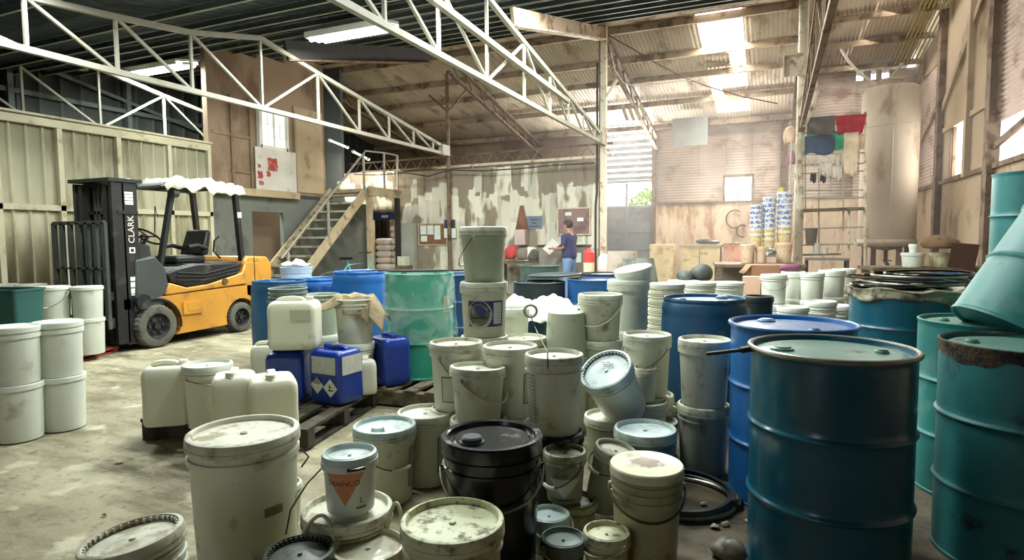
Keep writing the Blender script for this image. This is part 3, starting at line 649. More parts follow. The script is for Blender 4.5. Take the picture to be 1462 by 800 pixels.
# dashboard cowl between mast and driver
cp = [(4.74, .45), (4.78, 1.08), (5.02, 1.12), (5.16, .95), (5.2, .62), (5.1, .5)]
obj('front_cowl', prism(MB(), cp, -.02, W+.02), FG, fk, bevel=.02)
obj('dashboard', prism(MB(), [(4.86, 1.08), (4.96, 1.27), (5.1, 1.25), (5.12, 1.1)], -.22, W+.22), FG, fk, bevel=.01)
obj('dash_bar', MB().tube([(-.25, 4.82, 1.24), (-.25, 4.94, 1.34), (-.5, 4.94, 1.34), (-.5, 4.86, 1.24)], .012, 6), FB, fk)
obj('floor_plate', MB().bb((-.02, 5.1, .6), (W+.02, 5.5, .64)), FB, fk)
# seat
st = obj('seat', MB().box((-.5, 5.72, 1.05), (.46, .46, .12)), SEATM, fk, bevel=.04)
obj('backrest', MB().add([(-.73, 5.88, 1.1), (-.27, 5.88, 1.1), (-.29, 6.0, 1.46), (-.71, 6.0, 1.46), (-.73, 6.0, 1.1), (-.27, 6.0, 1.1), (-.33, 6.1, 1.44), (-.67, 6.1, 1.44)], [(0, 1, 2, 3), (5, 4, 7, 6), (0, 4, 5, 1), (3, 2, 6, 7), (1, 5, 6, 2), (0, 3, 7, 4)]), SEATM, fk, bevel=.035)
for s_ in (-.25, -.75): obj('armrest', MB().tube([(s_, 5.95, 1.2), (s_, 5.8, 1.24), (s_, 5.66, 1.22)], .03, 8), SEATM, fk)
obj('engine_cover', MB().bb((-.12, 5.5, .94), (W+.12, 6.35, 1.0)), FB, fk, bevel=.02)
obj('rear_hook', MB().tube([(-.35, 6.25, 1.05), (-.35, 6.14, 1.15), (-.35, 6.16, 1.3), (-.35, 6.24, 1.36)], .014, 6), FB, fk)
# steering wheel
sw = Matrix.Translation((-.5, 5.28, 1.36)) @ Matrix.Rotation(math.radians(-35), 4, 'X')
obj('steering_wheel', MB(sw).tube([(.17*math.cos(a*PI/12), .17*math.sin(a*PI/12), 0) for a in range(24)], .014, 8, True).tube([(-.16, 0, 0), (.16, 0, 0)], .01, 6).tube([(0, 0, 0), (0, -.16, 0)], .01, 6).tube([(0, 0, 0), (0, 0, -.3)], .022, 8), FB, fk)
obj('lever', MB().tube([(-.68, 5.25, 1.1), (-.7, 5.34, 1.35)], .01, 6).tube([(-.7, 5.34, 1.35), (-.7, 5.345, 1.39)], .02, 8), FB, fk)
# overhead guard
for x in (-.08, W+.08):
    obj('guard_pillar', MB().beam((x, 5.1, .9), (x, 5.34, 1.98), .07, .05, up=(0, 1, 0)), FB, fk)
    obj('guard_pillar', MB().beam((x, 6.38, 1.0), (x, 6.3, 2.0), .07, .06, up=(0, 1, 0)), FB, fk)
    obj('guard_rail', MB().tube([(x, 4.86, 1.95), (x, 5.3, 2.02), (x, 6.2, 2.02), (x, 6.32, 1.97)], .03, 8), FG, fk)
for y in (4.88, 5.3, 5.52, 5.74, 5.96, 6.18): obj('guard_bar', MB().beam((-.08, y, 2.02 if y > 5 else 1.96), (W+.08, y, 2.02 if y > 5 else 1.96), .05, .03), FG, fk)
obj('work_light', MB().lathe([(0, -.04), (.05, -.04), (.06, .04), (0, .04)], 16, Matrix.Translation((.0, 5.3, 1.9)) @ Matrix.Rotation(PI/2, 4, 'X')).bb((-.03, 5.28, 1.86), (-.1, 5.33, 1.95)), FG, fk)
obj('mirror_bracket', MB().tube([(-.05, 5.1, 1.6), (.02, 5.02, 1.72), (.02, 5.0, 1.4)], .008, 6), FB, fk)
# load backrest, mast, forks
mast = obj('mast', MB().bb((-.04, 4.66, .08), (-.12, 4.84, 2.02)).bb((MW, 4.66, .08), (MW+.08, 4.84, 2.02)).bb((-.04, 4.54, .1), (-.09, 4.68, 1.98)).bb((MW, 4.54, .1), (MW+.05, 4.68, 1.98)), FB, fk)
obj('mast_plate', MB().bb((-.02, 4.5, 1.99), (MW-.02, 4.9, 2.03)), FB, fk)
obj('cross_member', MB().bb((-.03, 4.6, 1.62), (MW, 4.84, 1.66)).bb((-.04, 4.62, .5), (MW, 4.7, .62)), FB, fk)
for x in (-.26, -.56): obj('lift_cylinder', MB().tube([(x, 4.68, .1), (x, 4.68, 1.95)], .04, 12), FB, fk)
obj('lift_chain', MB().bb((-.36, 4.6, .4), (-.39, 4.63, 1.9)).bb((-.43, 4.6, .4), (-.46, 4.63, 1.9)), FG, fk)
obj('inner_channel', MB().bb((-.13, 4.54, .1), (-.2, 4.64, 1.95)).bb((MW+.1, 4.54, .1), (MW+.17, 4.64, 1.95)), FB, fk)
gx0, gx1 = -.04, -.96; gy = 4.42
lb = obj('load_backrest', MB().bb((gx0, gy, 1.5), (gx1, gy+.04, 1.54)).bb((gx0, gy, .98), (gx1, gy+.03, 1.0)).bb((gx0, gy, .3), (gx1, gy+.04, .4)), FG, fk)
for k in range(7):
    x = gx0+(gx1-gx0)*k/6; obj('backrest_bar', MB().bb((x-.03, gy, .3), (x+.03, gy+.035, 1.52)), FG, fk)
obj('carriage', MB().bb((gx0-.02, gy+.04, .3), (gx1+.02, gy+.1, .42)).bb((gx0-.02, gy+.04, .62), (gx1+.02, gy+.1, .72)).bb((-.15, gy+.08, .25), (-.7, 4.62, .75)), FB, fk)
for x in (-.22, -.8): obj('fork', MB().bb((x, gy-.03, .04), (x-.1, gy+.03, .75)).bb((x, gy-.06, .04), (x-.1, gy, .075)), FB, fk)
for x in (.0, W+.0): obj('tilt_cylinder', MB().tube([(x-.06, 4.84, .5), (x-.06, 5.15, .42)], .05, 12), FB, fk)
obj('hub_guard', MB().tube([(.01, 4.8, .58), (.06, 4.8, .58)], .09, 16), FB, fk)
# lettering on the mast, reading upwards
Mz = Matrix.Translation((-.036, 4.75, 1.44)) @ Matrix.Rotation(PI/2, 4, 'Z') @ Matrix.Rotation(-PI/2, 4, 'Y')
WHP = mat('white_lettering', (230, 226, 210), .5)
tb = text_mb('CLARK', .105, .003); tb2 = MB(); tb2.add(tb.v, tb.f, Mz); obj('lettering', tb2, WHP, fk)
obj('emblem', MB().bb((-.04, 4.715, 1.16), (-.036, 4.785, 1.23)), WHP, fk); obj('emblem_centre', MB().bb((-.037, 4.732, 1.177), (-.034, 4.768, 1.213)), FB, fk)
obj('mast_sticker', MB().bb((-.04, 4.69, 1.73), (-.036, 4.79, 1.88)), printed('sticker_print', (225, 225, 215), (60, 60, 60), 4), fk)
obj('mast_sticker', MB().bb((-.04, 4.71, .66), (-.036, 4.77, .88)), printed('sticker_print2', (225, 225, 215), (40, 40, 40), 3), fk)
obj('pillar_sticker', MB().bb((-.04, 6.3, 1.62), (-.043, 6.37, 1.7)), WHP, fk)
def wheel(R, w_, y, x, seg=28):
    def tread(r, z, an): 
        return (r-(.012 if (r > R*.97 and int(an/(2*PI)*seg*2) % 2) else 0), z)
    M = Matrix.Translation((x, y, R)) @ Matrix.Rotation(PI/2, 4, 'Y')
    t = obj('tyre', MB().lathe([(R*.58, -w_/2), (R*.8, -w_/2-.006), (R*.93, -w_/2+.005), (R, -w_/2+.03), (R, w_/2-.03), (R*.93, w_/2-.005), (R*.8, w_/2+.006), (R*.58, w_/2), (R*.55, w_/2-.02), (R*.55, -w_/2+.02), (R*.58, -w_/2)], seg*4, M, fn=tread), RUB, fk)
    obj('rim', MB().lathe([(0, w_/2-.02), (R*.15, w_/2-.015), (R*.2, w_/2-.05), (R*.45, w_/2-.06), (R*.56, w_/2-.01), (R*.58, w_/2+.004), (R*.56, w_/2-.03), (R*.5, -w_/2), (0, -w_/2)], 32, M), FB, t)
    for k in range(6):
        a = k*PI/3; mb = MB(); mb.tube([(x+w_/2-.055, y+R*.33*math.cos(a), R+R*.33*math.sin(a)), (x+w_/2-.03, y+R*.33*math.cos(a), R+R*.33*math.sin(a))], .014, 6); obj('wheel_nut', mb, FG, t)
wheel(R1, .2, y1, -.06); wheel(R1, .2, y1, W+.06); wheel(R2, .16, y2, -.08); wheel(R2, .16, y2, W+.08)
# crumpled sheet lying on the overhead guard
def crump(a, b):
    x = -1.12+1.22*a; y = 5.16+1.2*b
    z = 2.08+.05*noise2(x*6, y*6)+.03*noise2(x*19+2, y*17)
    edge = max(0, (a-.93)/.07); z -= edge*(.13+.06*noise2(y*12, 1)); 
    if b < .1: z -= (.1-b)*1.0
    return (x-.03*edge, y, z)
tag(obj('crumpled_sheet', MB().grid(crump, 40, 44), mat('dusty_translucent_sheet', (208, 204, 186), .5, 0, (150, 142, 120), .3, 4, .1), None, (-6.92, 0, 0), solid=.004), 'crumpled dusty plastic sheet lying on the forklift roof guard', 'plastic sheet')

# ================================================================ STAIRS
STW = mat('pale_stair_wood', (182, 164, 132), .65, 0, (110, 90, 66), .35, 4, .1)
TRD = mat('worn_stair_tread', (176, 170, 150), .6, 0, (96, 84, 66), .4, 4, .1)
stx0, stx1 = XL+.12, XL+1.05
s_ = T('staircase', 'steep wooden staircase rising along the tan room to the landing', 'staircase', (0, 0, 0))
ya, za, yb, zb = 9.25, .1, 11.75, 2.4
ya2, yb2 = 8.75, 11.35
n = 12
for k in range(n):
    f = (k+.5)/n; y = ya2+(yb2-ya2)*f; z = .1+2.3*f
    obj('tread', MB().bb((stx0, y-.12, z-.02), (stx1, y+.12, z+.02)), TRD, s_)
for x in (stx0-.03, stx1+.03): obj('stringer', MB().beam((x, ya2-.1, .02), (x, yb2+.05, 2.42), .05, .2), STW, s_)
obj('handrail', MB().tube([(stx1+.06, ya2-.05, .95), (stx1+.06, yb2, 3.3), (stx1+.06, yb2+.75, 3.35)], .022, 8), TRU, s_)
for f in (.05, .5, .97): obj('rail_post', MB().bb((stx1+.04, ya2+(yb2-ya2)*f-.02, .05+2.3*f), (stx1+.08, ya2+(yb2-ya2)*f+.02, .95+2.33*f)), TRU, s_)
obj('landing', MB().bb((XL-.1, yb2, 2.38), (stx1+.1, 12.7, 2.46)), STW, s_)
obj('landing_edge', MB().bb((stx1+.08, yb2, 2.3), (stx1+.13, 12.7, 2.5)), STW, s_)
obj('newel_post', MB().bb((stx1, yb2+.05, 0), (stx1+.1, yb2+.17, 2.4)), STW, s_)
obj('landing_post', MB().bb((stx1+.02, 12.5, 0), (stx1+.12, 12.6, 2.4)), DARKST, s_)
for y in (yb2+.7, 12.6): obj('landing_rail_post', MB().bb((stx1+.04, y-.02, 2.4), (stx1+.08, y+.02, 3.35)), TRU, s_)
obj('landing_rail', MB().tube([(stx1+.06, yb2+.7, 3.35), (stx1+.06, 12.6, 3.35)], .02, 8), TRU, s_)
# ================================================================ CONTAINER BUILDERS
_mc = {}
def cached(key, fn):
    if key not in _mc: _mc[key] = fn()
    return _mc[key]
def body_prof(R, h, taper, style, wall=.003, open_=True):
    b = R*taper; rr = lambda z: b+(R-b)*z/h
    p = [(0, .004), (b*.85, .004), (b*.9, 0), (b*.98, .003), (b, .012)]
    if style == 'ribs': zs = [.70, .78, .86]
    elif style == 'two': zs = [.80, .88]
    elif style == 'collar': zs = [.84]
    elif style == 'nest': zs = [.72, .80, .88, .94]
    else: zs = []
    for f in zs:
        z = f*h; d = .007 if style != 'collar' else .009; t = .004 if style != 'collar' else .012
        p += [(rr(z-t-.002), z-t-.002), (rr(z)+d, z-t), (rr(z)+d, z+t), (rr(z+t+.002), z+t+.002)]
    if open_:
        p += [(R-.002, h-.012), (R+.008, h-.01), (R+.009, h-.002), (R+.004, h), (R-.004, h-.002), (R-.006, h*.9), (b-.006, .02), (0, .014)]
    else: p += [(R, h-.012), (R, h-.006), (R-.01, h-.008), (R-.014, h-.028), (0, h-.028)]
    return p
def lid_prof(R, style='rim'):
    if style == 'flat': return [(0, .002), (R*.9, .002), (R*.95, .006), (R-.004, .006), (R, 0), (R+.001, -.03), (R-.003, -.032), (R-.008, -.01), (0, -.008)]
    if style == 'deep': return [(0, -.012), (R*.72, -.012), (R*.76, -.017), (R*.84, -.017), (R*.86, .0), (R*.89, .004), (R-.006, .003), (R, -.004), (R+.001, -.05), (R-.004, -.052), (R-.006, -.025), (0, -.022)]
    return [(0, -.011), (R*.80, -.012), (R*.86, -.014), (R*.875, -.012), (R*.885, .004), (R*.9, .008), (R-.012, .008), (R-.003, .004), (R, -.003), (R+.001, -.024), (R-.002, -.025), (R-.002, -.028), (R+.001, -.029), (R+.001, -.042), (R-.004, -.044), (R-.006, -.02), (0, -.018)]
def bail_pts(R, drop, out=.008, n=20, up=False):
    r = R+out
    if up: return [(r*math.cos(PI*i/n), -.2*drop*math.sin(PI*i/n), drop*math.sin(PI*i/n)) for i in range(n+1)]
    return [(r*math.cos(PI*i/n), -r*math.sin(PI*i/n)*(1 if abs(drop) > 0 else 1), -drop*math.sin(PI*i/n)) for i in range(n+1)]
def bucket(label, pos, R, h, m=None, lm=None, taper=.87, style='ribs', lid='rim', bail=None, bz=.82, rz=0, axis=None, group=None, name='plastic_bucket', cat='bucket', grip=True, wire=None, plug=False, seg=None, teeth=False, gripm=None, lidtilt=None, ears=True):
    """pos = centre of the lid. bail: drop distance below the ears (None = no handle)."""
    m = m or WP; lm = lm or LP
    if axis is None: loc = Vector(pos)-Vector((0, 0, h)); r = T(name, label, cat, loc, (0, 0, rz), group)
    else:
        a = Vector(axis).normalized(); loc = Vector(pos)-a*h; r = T(name, label, cat, loc, group=group, axis=a, rz=rz)
    d = dep(pos); n = seg or (56 if d < 3.2 else 40 if d < 6 else 24)
    Rb = R*.955 if lid else R
    bm_ = cached(('b', round(Rb, 3), round(h, 3), taper, style, n, bool(lid)), lambda: MB().lathe(body_prof(Rb, h, taper, style, open_=not lid), n).mesh('bucket_body', 30))
    link('body', bm_, m, r)
    if lid:
        lt = lidtilt or (0, 0, 0)
        lo = link('lid', cached(('l', round(R, 3), lid, n), lambda: MB().lathe(lid_prof(R, lid), n).mesh('bucket_lid', 30)), lm, r, (0, 0, h-.004), lt)
        if plug: obj('spout_cap', MB().lathe([(0, .014), (R*.17, .014), (R*.2, .008), (R*.2, -.006), (R*.24, -.006)], 24, Matrix.Translation((-R*.38, -R*.25, -.002))), gripm or lm, lo)
        if teeth:
            mb = MB()
            for k in range(36):
                an = k*PI/18; mb.box((R*.865*math.cos(an), R*.865*math.sin(an), -.002), (R*.07, .006, .012), an)
            obj('lid_ribs', mb, lm, lo)
            obj('lid_groove', MB().lathe([(R*.825, -.0075), (R*.885, -.0075)], n), DARKST, lo)
        # small moulded boss in the middle of the lid
        if d < 4.5 and not plug: obj('lid_boss', MB().lathe([(R*.07, -.009), (R*.06, -.004), (0, -.004)], 16), lm, lo)
    if bail is not None:
        zr_ = h*bz; re = Rb*(taper+(1-taper)*bz)+.006
        wm = wire or WIRE; up = bail < 0
        hb = obj('bail_handle', MB().tube([Vector(p)+Vector((0, 0, zr_)) for p in bail_pts(re, abs(bail), .01, up=up)], .0028 if wm == WIRE else .005, 6), wm, r)
        if grip:
            pts = [Vector(p)+Vector((0, 0, zr_)) for p in bail_pts(re, abs(bail), .01, 40, up=up)][16:25]
            obj('grip', MB().tube(pts, .009, 8), gripm or WP, hb)
        if ears:
            for s_ in (1, -1): obj('ear', MB().lathe([(0, .016), (.012, .014), (.016, 0), (.016, -.006)], 12, Matrix.Translation((s_*(re-.004), 0, zr_)) @ Matrix.Rotation(s_*PI/2, 4, 'Y')), m, r)
    r['_R'] = Rb; r['_h'] = h; r['_t'] = taper; del r['_R'], r['_h'], r['_t']
    return r
def patch(parent, R, h, taper, a0, a1, z0, z1, m, name='label', off=.0015, tri=False, n=14):
    """curved label on the wall of a bucket; angles in the bucket's own frame"""
    b = R*taper
    def fn(u, v):
        z = z0+(z1-z0)*v; uu = u
        if tri: uu = .5+(u-.5)*v
        a = a0+(a1-a0)*uu; r = b+(R-b)*z/h+off; return (r*math.cos(a), r*math.sin(a), z)
    return obj(name, MB().grid(fn, n, 6), m, parent)
def camang(pos, dx=0): # angle in world of the side that faces the camera
    return math.atan2(-pos[1], -pos[0])+dx

def lidat(px, py, w, z=None, D=None):
    p = atZ(px, py, z) if z is not None else atD(px, py, D)
    return p, rad(px, w, dep(p))
USED = []
def BK(label, px, py, w, z=None, D=None, h=.38, **k):
    p, R = lidat(px, py, w, z, D); rzc = k.pop('face', None)
    if rzc is not None: k['rz'] = camang(p)+PI/2+rzc
    USED.append((label, p, R, h)); r = bucket(label, p, R, h, **k); return r, p, R

def drum(label, pos, R=.286, h=.88, m=None, lm=None, kind='steel', ring=None, lid='recess', axis=None, rz=0, group=None, bungs=True, rust=None, name='steel_drum', lever=None):
    m = m or TS; lm = lm or m
    if axis is None: r = T(name, label, 'drum', Vector(pos)-Vector((0, 0, h)), (0, 0, rz), group)
    else:
        a = Vector(axis).normalized(); r = T(name, label, 'drum', Vector(pos)-a*h, group=group, axis=a, rz=rz)
    d = dep(pos); n = 72 if d < 4 else 40
    def hoop(z, d_=.010, t=.009): return [(R, z-t-.03), (R, z-t-.007), (R+d_*.25, z-t-.001), (R+d_*.85, z-t*.5), (R+d_, z), (R+d_*.85, z+t*.5), (R+d_*.25, z+t+.001), (R, z+t+.007), (R, z+t+.03)]
    if kind == 'steel':
        p = [(0, .015), (R-.015, .015), (R-.008, 0), (R+.004, 0), (R+.005, .012), (R, .018), (R, .03)]+hoop(h*.34)+hoop(h*.66)+[(R, h-.035), (R, h-.02), (R+.004, h-.012), (R+.005, h-.003), (R, h), (R-.008, h-.002), (R-.012, h-.02)]
        if lid == 'recess': p += [(R-.013, h-.022), (0, h-.022)]
        else: p += [(R-.006, h-.03), (R-.006, .03), (0, .03)]
    else:
        p = [(0, .02), (R*.8, .02), (R*.9, 0), (R*.97, .01), (R, .05), (R*1.0, .09), (R*.985, .11), (R, .13), (R*1.02, h*.5), (R, h-.14), (R*.985, h-.12), (R, h-.1), (R*.985, h-.05), (R*.95, h-.03), (R*.965, h-.012), (R*.95, h), (R*.92, h-.004), (R*.9, h-.03), (0, h-.03)]
    link('shell', cached(('d', R, h, kind, n, lid), lambda: MB().lathe(p, n).mesh('drum_shell', 32)), m, r)
    if lid == 'recess':
        hd = obj('head', MB().lathe([(R-.014, h-.021), (R-.03, h-.02), (R-.034, h-.017), (R*.8, h-.016), (0, h-.015)] if kind == 'steel' else [(R*.9, h-.029), (R*.8, h-.024), (0, h-.022)], n), lm, r)
        if bungs:
            for (bx, by, br) in ((R*.62, 0, .034), (-R*.6, R*.1, .02)): obj('bung', MB().lathe([(br*1.3, h-.018), (br*1.25, h-.008), (br, h-.006), (br*.9, h-.001), (0, h-.001)], 20, Matrix.Translation((bx, by, 0))), lm, hd)
    if ring:
        rg = obj('clamp_ring', MB().tube([((R+.004)*math.cos(a*PI/40), (R+.004)*math.sin(a*PI/40), h-.006) for a in range(80)], .0105, 8, True), ring, r)
        if lever: 
            obj('clamp_lever', MB().beam((R+.0, .0, h-.012), (R+.05, .01, h-.02), .03, .02).beam((R+.04, .01, h-.018), (R+.17, -.03, h-.045), .022, .012), DARKST, rg)
    if rust is not None:
        def fr(r_, z_, an): 
            return (r_, z_-(.01+.022*noise2(math.cos(an)*3, math.sin(an)*3)+.012*noise2(math.cos(an)*9, math.sin(an)*9) if z_ < h-.02 else 0))
        obj('rust_band', MB().lathe([(R+.0015, h-.045), (R+.0035, h-.02), (R+.0065, h-.012), (R+.007, h-.001), (R-.002, h+.002), (R-.012, h-.004)], n*2, fn=fr), rust, r)
    return r
def rrect(w, d, r, z, n=6):
    out = []
    for cx, cy, a0 in ((w/2-r, d/2-r, 0), (-w/2+r, d/2-r, PI/2), (-w/2+r, -d/2+r, PI), (w/2-r, -d/2+r, 1.5*PI)):
        for i in range(n): a = a0+PI/2*i/(n-1); out.append((cx+r*math.cos(a), cy+r*math.sin(a), z))
    return out
def jerrycan(label, pos, rz, m, w=.30, d=.25, h=.40, capm=None, group=None, lean=0):
    """pos = base centre. Long axis along local x. Moulded handle across the top, screw cap at one corner."""
    r = T('jerrycan', label, 'jerrycan', pos, (0, lean, rz), group); capm = capm or m
    S_ = [(.84, .82, .05, 0), (.95, .94, .045, .005), (.99, .99, .04, .02), (1, 1, .038, .06), (.99, .99, .038, h*.5), (1, 1, .038, h-.12), (1, 1, .038, h-.085), (.985, .98, .04, h-.062), (.94, .93, .045, h-.042), (.86, .84, .045, h-.028), (.72, .66, .04, h-.022), (.6, .4, .03, h-.034)]
    obj('body', MB().loft([rrect(w*a, d*b, c, z) for a, b, c, z in S_]), m, r, ang=50)
    hb = MB()
    hb.loft([[(x, y*1.0+0, z) for x, y, z in sec] for sec in [[(-w*.40+t*w*.64, yy*.022, h-.045+zz*.014+.038*math.sin(PI*min(1, max(0, t)))**.3) for yy, zz in ((-1, -1), (1, -1), (1, 1), (-1, 1))] for t in [0, .08, .2, .35, .5, .65, .8, .92, 1]]])
    obj('handle', hb, m, r, bevel=.006)
    obj('cap', MB().lathe([(.03, -.02), (.03, .002), (.028, .004), (.028, .026), (.025, .03), (0, .03)], 20, Matrix.Translation((w*.33, -d*.06, h-.026))), capm, r)
    obj('handle_recess', MB().loft([rrect(w*.52, d*.34, .03, h-.04), rrect(w*.54, d*.36, .03, h-.026)]), m, r)
    return r
def pallet(label, pos, rz, L=1.2, Wd=1.0, m=None, group=None, h=.14):
    m = m or WOODD; r = T('wooden_pallet', label, 'pallet', pos, (0, 0, rz), group)
    nb = 7
    for k in range(nb):
        x = -L/2+.05+(L-.1)*k/(nb-1); obj('deck_board', MB().bb((x-.05, -Wd/2, h-.02), (x+.05, Wd/2, h)), m, r)
    for y in (-Wd/2+.05, 0, Wd/2-.05): obj('stringer', MB().bb((-L/2, y-.04, .018), (L/2, y+.04, h-.02)), m, r)
    for x in (-L/2+.06, 0, L/2-.06): obj('base_board', MB().bb((x-.05, -Wd/2, 0), (x+.05, Wd/2, .018)), m, r)
    return r
# ================================================================ NEAREST CONTAINERS
SHORT = dict(ears=False)
r, p, R = BK('tall off-white bucket with a scuffed dusty lid, the largest in front of the pallet', 348, 614, 166, z=.55, h=.55, lm=LD, taper=.9, style='collar', bail=None, face=.2)
SC = mat('brown_tape_scrap', (120, 108, 78), .7); SCD = mat('dark_scuff', (58, 52, 38), .8)
a = camang(p)-r.rotation_euler.z
patch(r, R*.955, .55, .9, a+.32, a+.72, .25, .285, SC, 'tape_scrap')
patch(r, R*.955, .55, .9, a+.12, a+.38, .075, .09, SCD, 'scuff_mark')
obj('side_handle', MB().tube([(R*math.cos(a+1.45), R*math.sin(a+1.45), .45), ((R+.03)*math.cos(a+1.45), (R+.03)*math.sin(a+1.45), .41), (R*math.cos(a+1.45), R*math.sin(a+1.45), .37)], .004, 6), WIRE, r)
p = atZ(188, 764, .40); R = rad(188, 158, dep(p))
bucket('white bucket with a ribbed lid rim, tilted, at the bottom left corner of the group', p, R, .40, LP, LD, axis=cdir(-.13, 1, .0), lid='rim', teeth=True, style='ribs')
r, p, R = BK('big black bucket with a round spout cap on its glossy lid', 702, 619, 146, z=.55, h=.55, m=BKP, lm=BKP, taper=.88, style='two', bail=.10, bz=.76, face=0, plug=True, lid='deep', gripm=mat('worn_black_spout', (90, 92, 92), .3), wire=mat('bright_wire', (190, 190, 180), .3, .8), grip=False)
BK('cream bucket with a speckled lid, nearest to the black bucket', 646, 741, 149, z=.40, h=.40, m=YP, lm=mat('speckled_cream_lid', (204, 206, 168), .45, 0, (84, 80, 60), .42, 18, .05, .06, 30), style='two')
r, p, R = BK('ribbed cream bucket with a brown stain on the lid beside the floor ring', 923, 662, 106, z=.40, h=.40, m=mat('ribbed_cream', (176, 172, 138), .45, 0, (110, 96, 66), .22, 6), lm=mat('brown_stained_lid', (226, 224, 194), .4, 0, (176, 160, 118), .3, 6, .05, spot=(.0, .02, .0, .07, (112, 80, 48))), style='ribs', bail=.09, bz=.78, face=.15, lid='flat', grip=False, wire=mat('brown_wire', (90, 80, 58), .5, .6))
# wide bucket and the small labelled pail on it
r, p, R = BK('wide cream bucket with a splashed lid under the orange-labelled pail', 496, 724, 132, z=.29, h=.29, m=YP, lm=LD, style='two', teeth=False)
pw = p
r, p, R = BK('small pail with an orange triangle label standing on a wide lid', 499, 645, 80, z=.515, h=.215, m=mat('pail_white', (210, 214, 206), .35, 0, (150, 140, 120), .2, 6), lm=mat('pale_blue_lid', (196, 212, 212), .35, 0, (140, 146, 134), .4, 9), style='collar', taper=.9, face=0)
a = camang(p)-r.rotation_euler.z
Rb = R*.955
patch(r, Rb, .215, .9, a-1.0, a+.55, .045, .165, mat('orange_label', (196, 128, 88), .5), tri=True, off=.0018)
patch(r, Rb, .215, .9, a-1.0, a+.62, .172, .176, SC, 'label_line')
for txt, sz, az, zz, mm in (('TRAINCO', .028, -.28, .128, mat('dark_red_ink', (70, 26, 18), .6)), ('L', .03, .42, .06, mat('grey_ink', (84, 88, 84), .6))):
    tb = text_mb(txt, sz, .0012); mb = MB(); rr = Rb*.965+.001
    mb.add([((rr-v.y)*math.cos(a+az+v.x/rr), (rr-v.y)*math.sin(a+az+v.x/rr), zz+v.z) for v in tb.v], tb.f); obj('lettering', mb, mm, r)
hb = obj('bail_handle', MB().tube([(R*1.02*math.cos(a+PI/2)*math.cos(t)+R*1.9*math.sin(t)*0, 0, 0) for t in (0, .01)], .0001, 4), WIRE, r) if False else None
zc = .165
for k in range(4): patch(r, Rb, .215, .9, a+.22+.11*k, a+.22+.11*k+.085, .028, .037, mat('grey_ink', (84, 88, 84), .6), 'small_print', off=.002, n=4)
pts = [Vector((R*1.01*math.cos(a-1.45), R*1.01*math.sin(a-1.45), zc)), Vector((R*1.5*math.cos(a-1.5), R*1.5*math.sin(a-1.5), zc-.05)), Vector((R*2.1*math.cos(a-1.5), R*2.1*math.sin(a-1.5), zc-.14)), Vector((R*2.3*math.cos(a-1.4), R*2.3*math.sin(a-1.4), zc-.22))]
obj('bail_handle', MB().tube(pts, .003, 6), WIRE, r)
obj('grip', MB().tube([(R*1.06*math.cos(a+t), R*1.06*math.sin(a+t), .182) for t in (-.1, .1, .3, .5)], .007, 8), BKP, r)
# front row, cut by the lower edge
def loop_handle(r, R, h, a, m=WP, hh=.1, sp=.9, lean=.3):
    obj('loop_handle', MB().tube([Vector((R*math.cos(a-sp/2+sp*t)*(1+lean*math.sin(PI*t)), R*math.sin(a-sp/2+sp*t)*(1+lean*math.sin(PI*t)), h-.03+hh*math.sin(PI*t))) for t in [i/14 for i in range(15)]], .007, 8), m, r)
r, p, R = BK('dark grey lidded bucket with a pale strap handle at the bottom edge', 428, 786, 104, z=.26, h=.26, m=BKP, lm=mat('dark_grey_lid', (86, 94, 84), .4, 0, (50, 54, 46), .35, 6), style='two', teeth=True)
loop_handle(r, R, .26, camang(p)-r.rotation_euler.z+PI*.80, mat('cream_strap', (190, 184, 150), .5), .09, 1.3, .15)
r, p, R = BK('cream bucket with a wet shiny lid and a crossed strap handle at the bottom edge', 526, 778, 108, z=.24, h=.24, m=YP, lm=mat('wet_lid', (206, 204, 180), .12, 0, (150, 130, 90), .3, 6), style='two')
loop_handle(r, R, .24, camang(p)-r.rotation_euler.z+PI*.72, mat('cream_strap', (190, 184, 150), .5), .13, .8, .05)
# second row
r, p, R = BK('white bucket with a bluish lid and hanging handle behind the labelled pail', 549, 606, 91, z=.38, h=.38, lm=mat('pale_blue_lid', (196, 212, 212), .35, 0, (140, 146, 134), .4, 9), style='collar', bail=.12, face=.5, plug=True)
OUTL = mat('grey_print', (96, 98, 88), .6)
def frame_label(r, p, R, h, taper, da, wa, z0, z1, m=OUTL, fill=None):
    a = camang(p)-r.rotation_euler.z+da; Rb = R*.955
    l = patch(r, Rb, h, taper, a-wa, a+wa, z0, z1, fill or mat('greyish_label', (168, 168, 150), .6))
    for q in ((a-wa, a-wa+.04, z0, z1), (a+wa-.04, a+wa, z0, z1), (a-wa, a+wa, z0, z0+.006), (a-wa, a+wa, z1-.006, z1)): patch(r, Rb, h, taper, *q, m, 'label_border', off=.0025, n=6)
frame_label(r, p, R, .38, .87, 1.15, .22, .08, .28)
r, p, R = BK('white bucket with a framed label left of the black bucket', 607, 587, 81, z=.38, h=.38, style='collar', taper=.9)
frame_label(r, p, R, .38, .9, .8, .35, .08, .27)
r, p, R = BK('small lidded white bucket half hidden behind the tallest front bucket', 404, 690, 56, z=.18, h=.18, style='two')
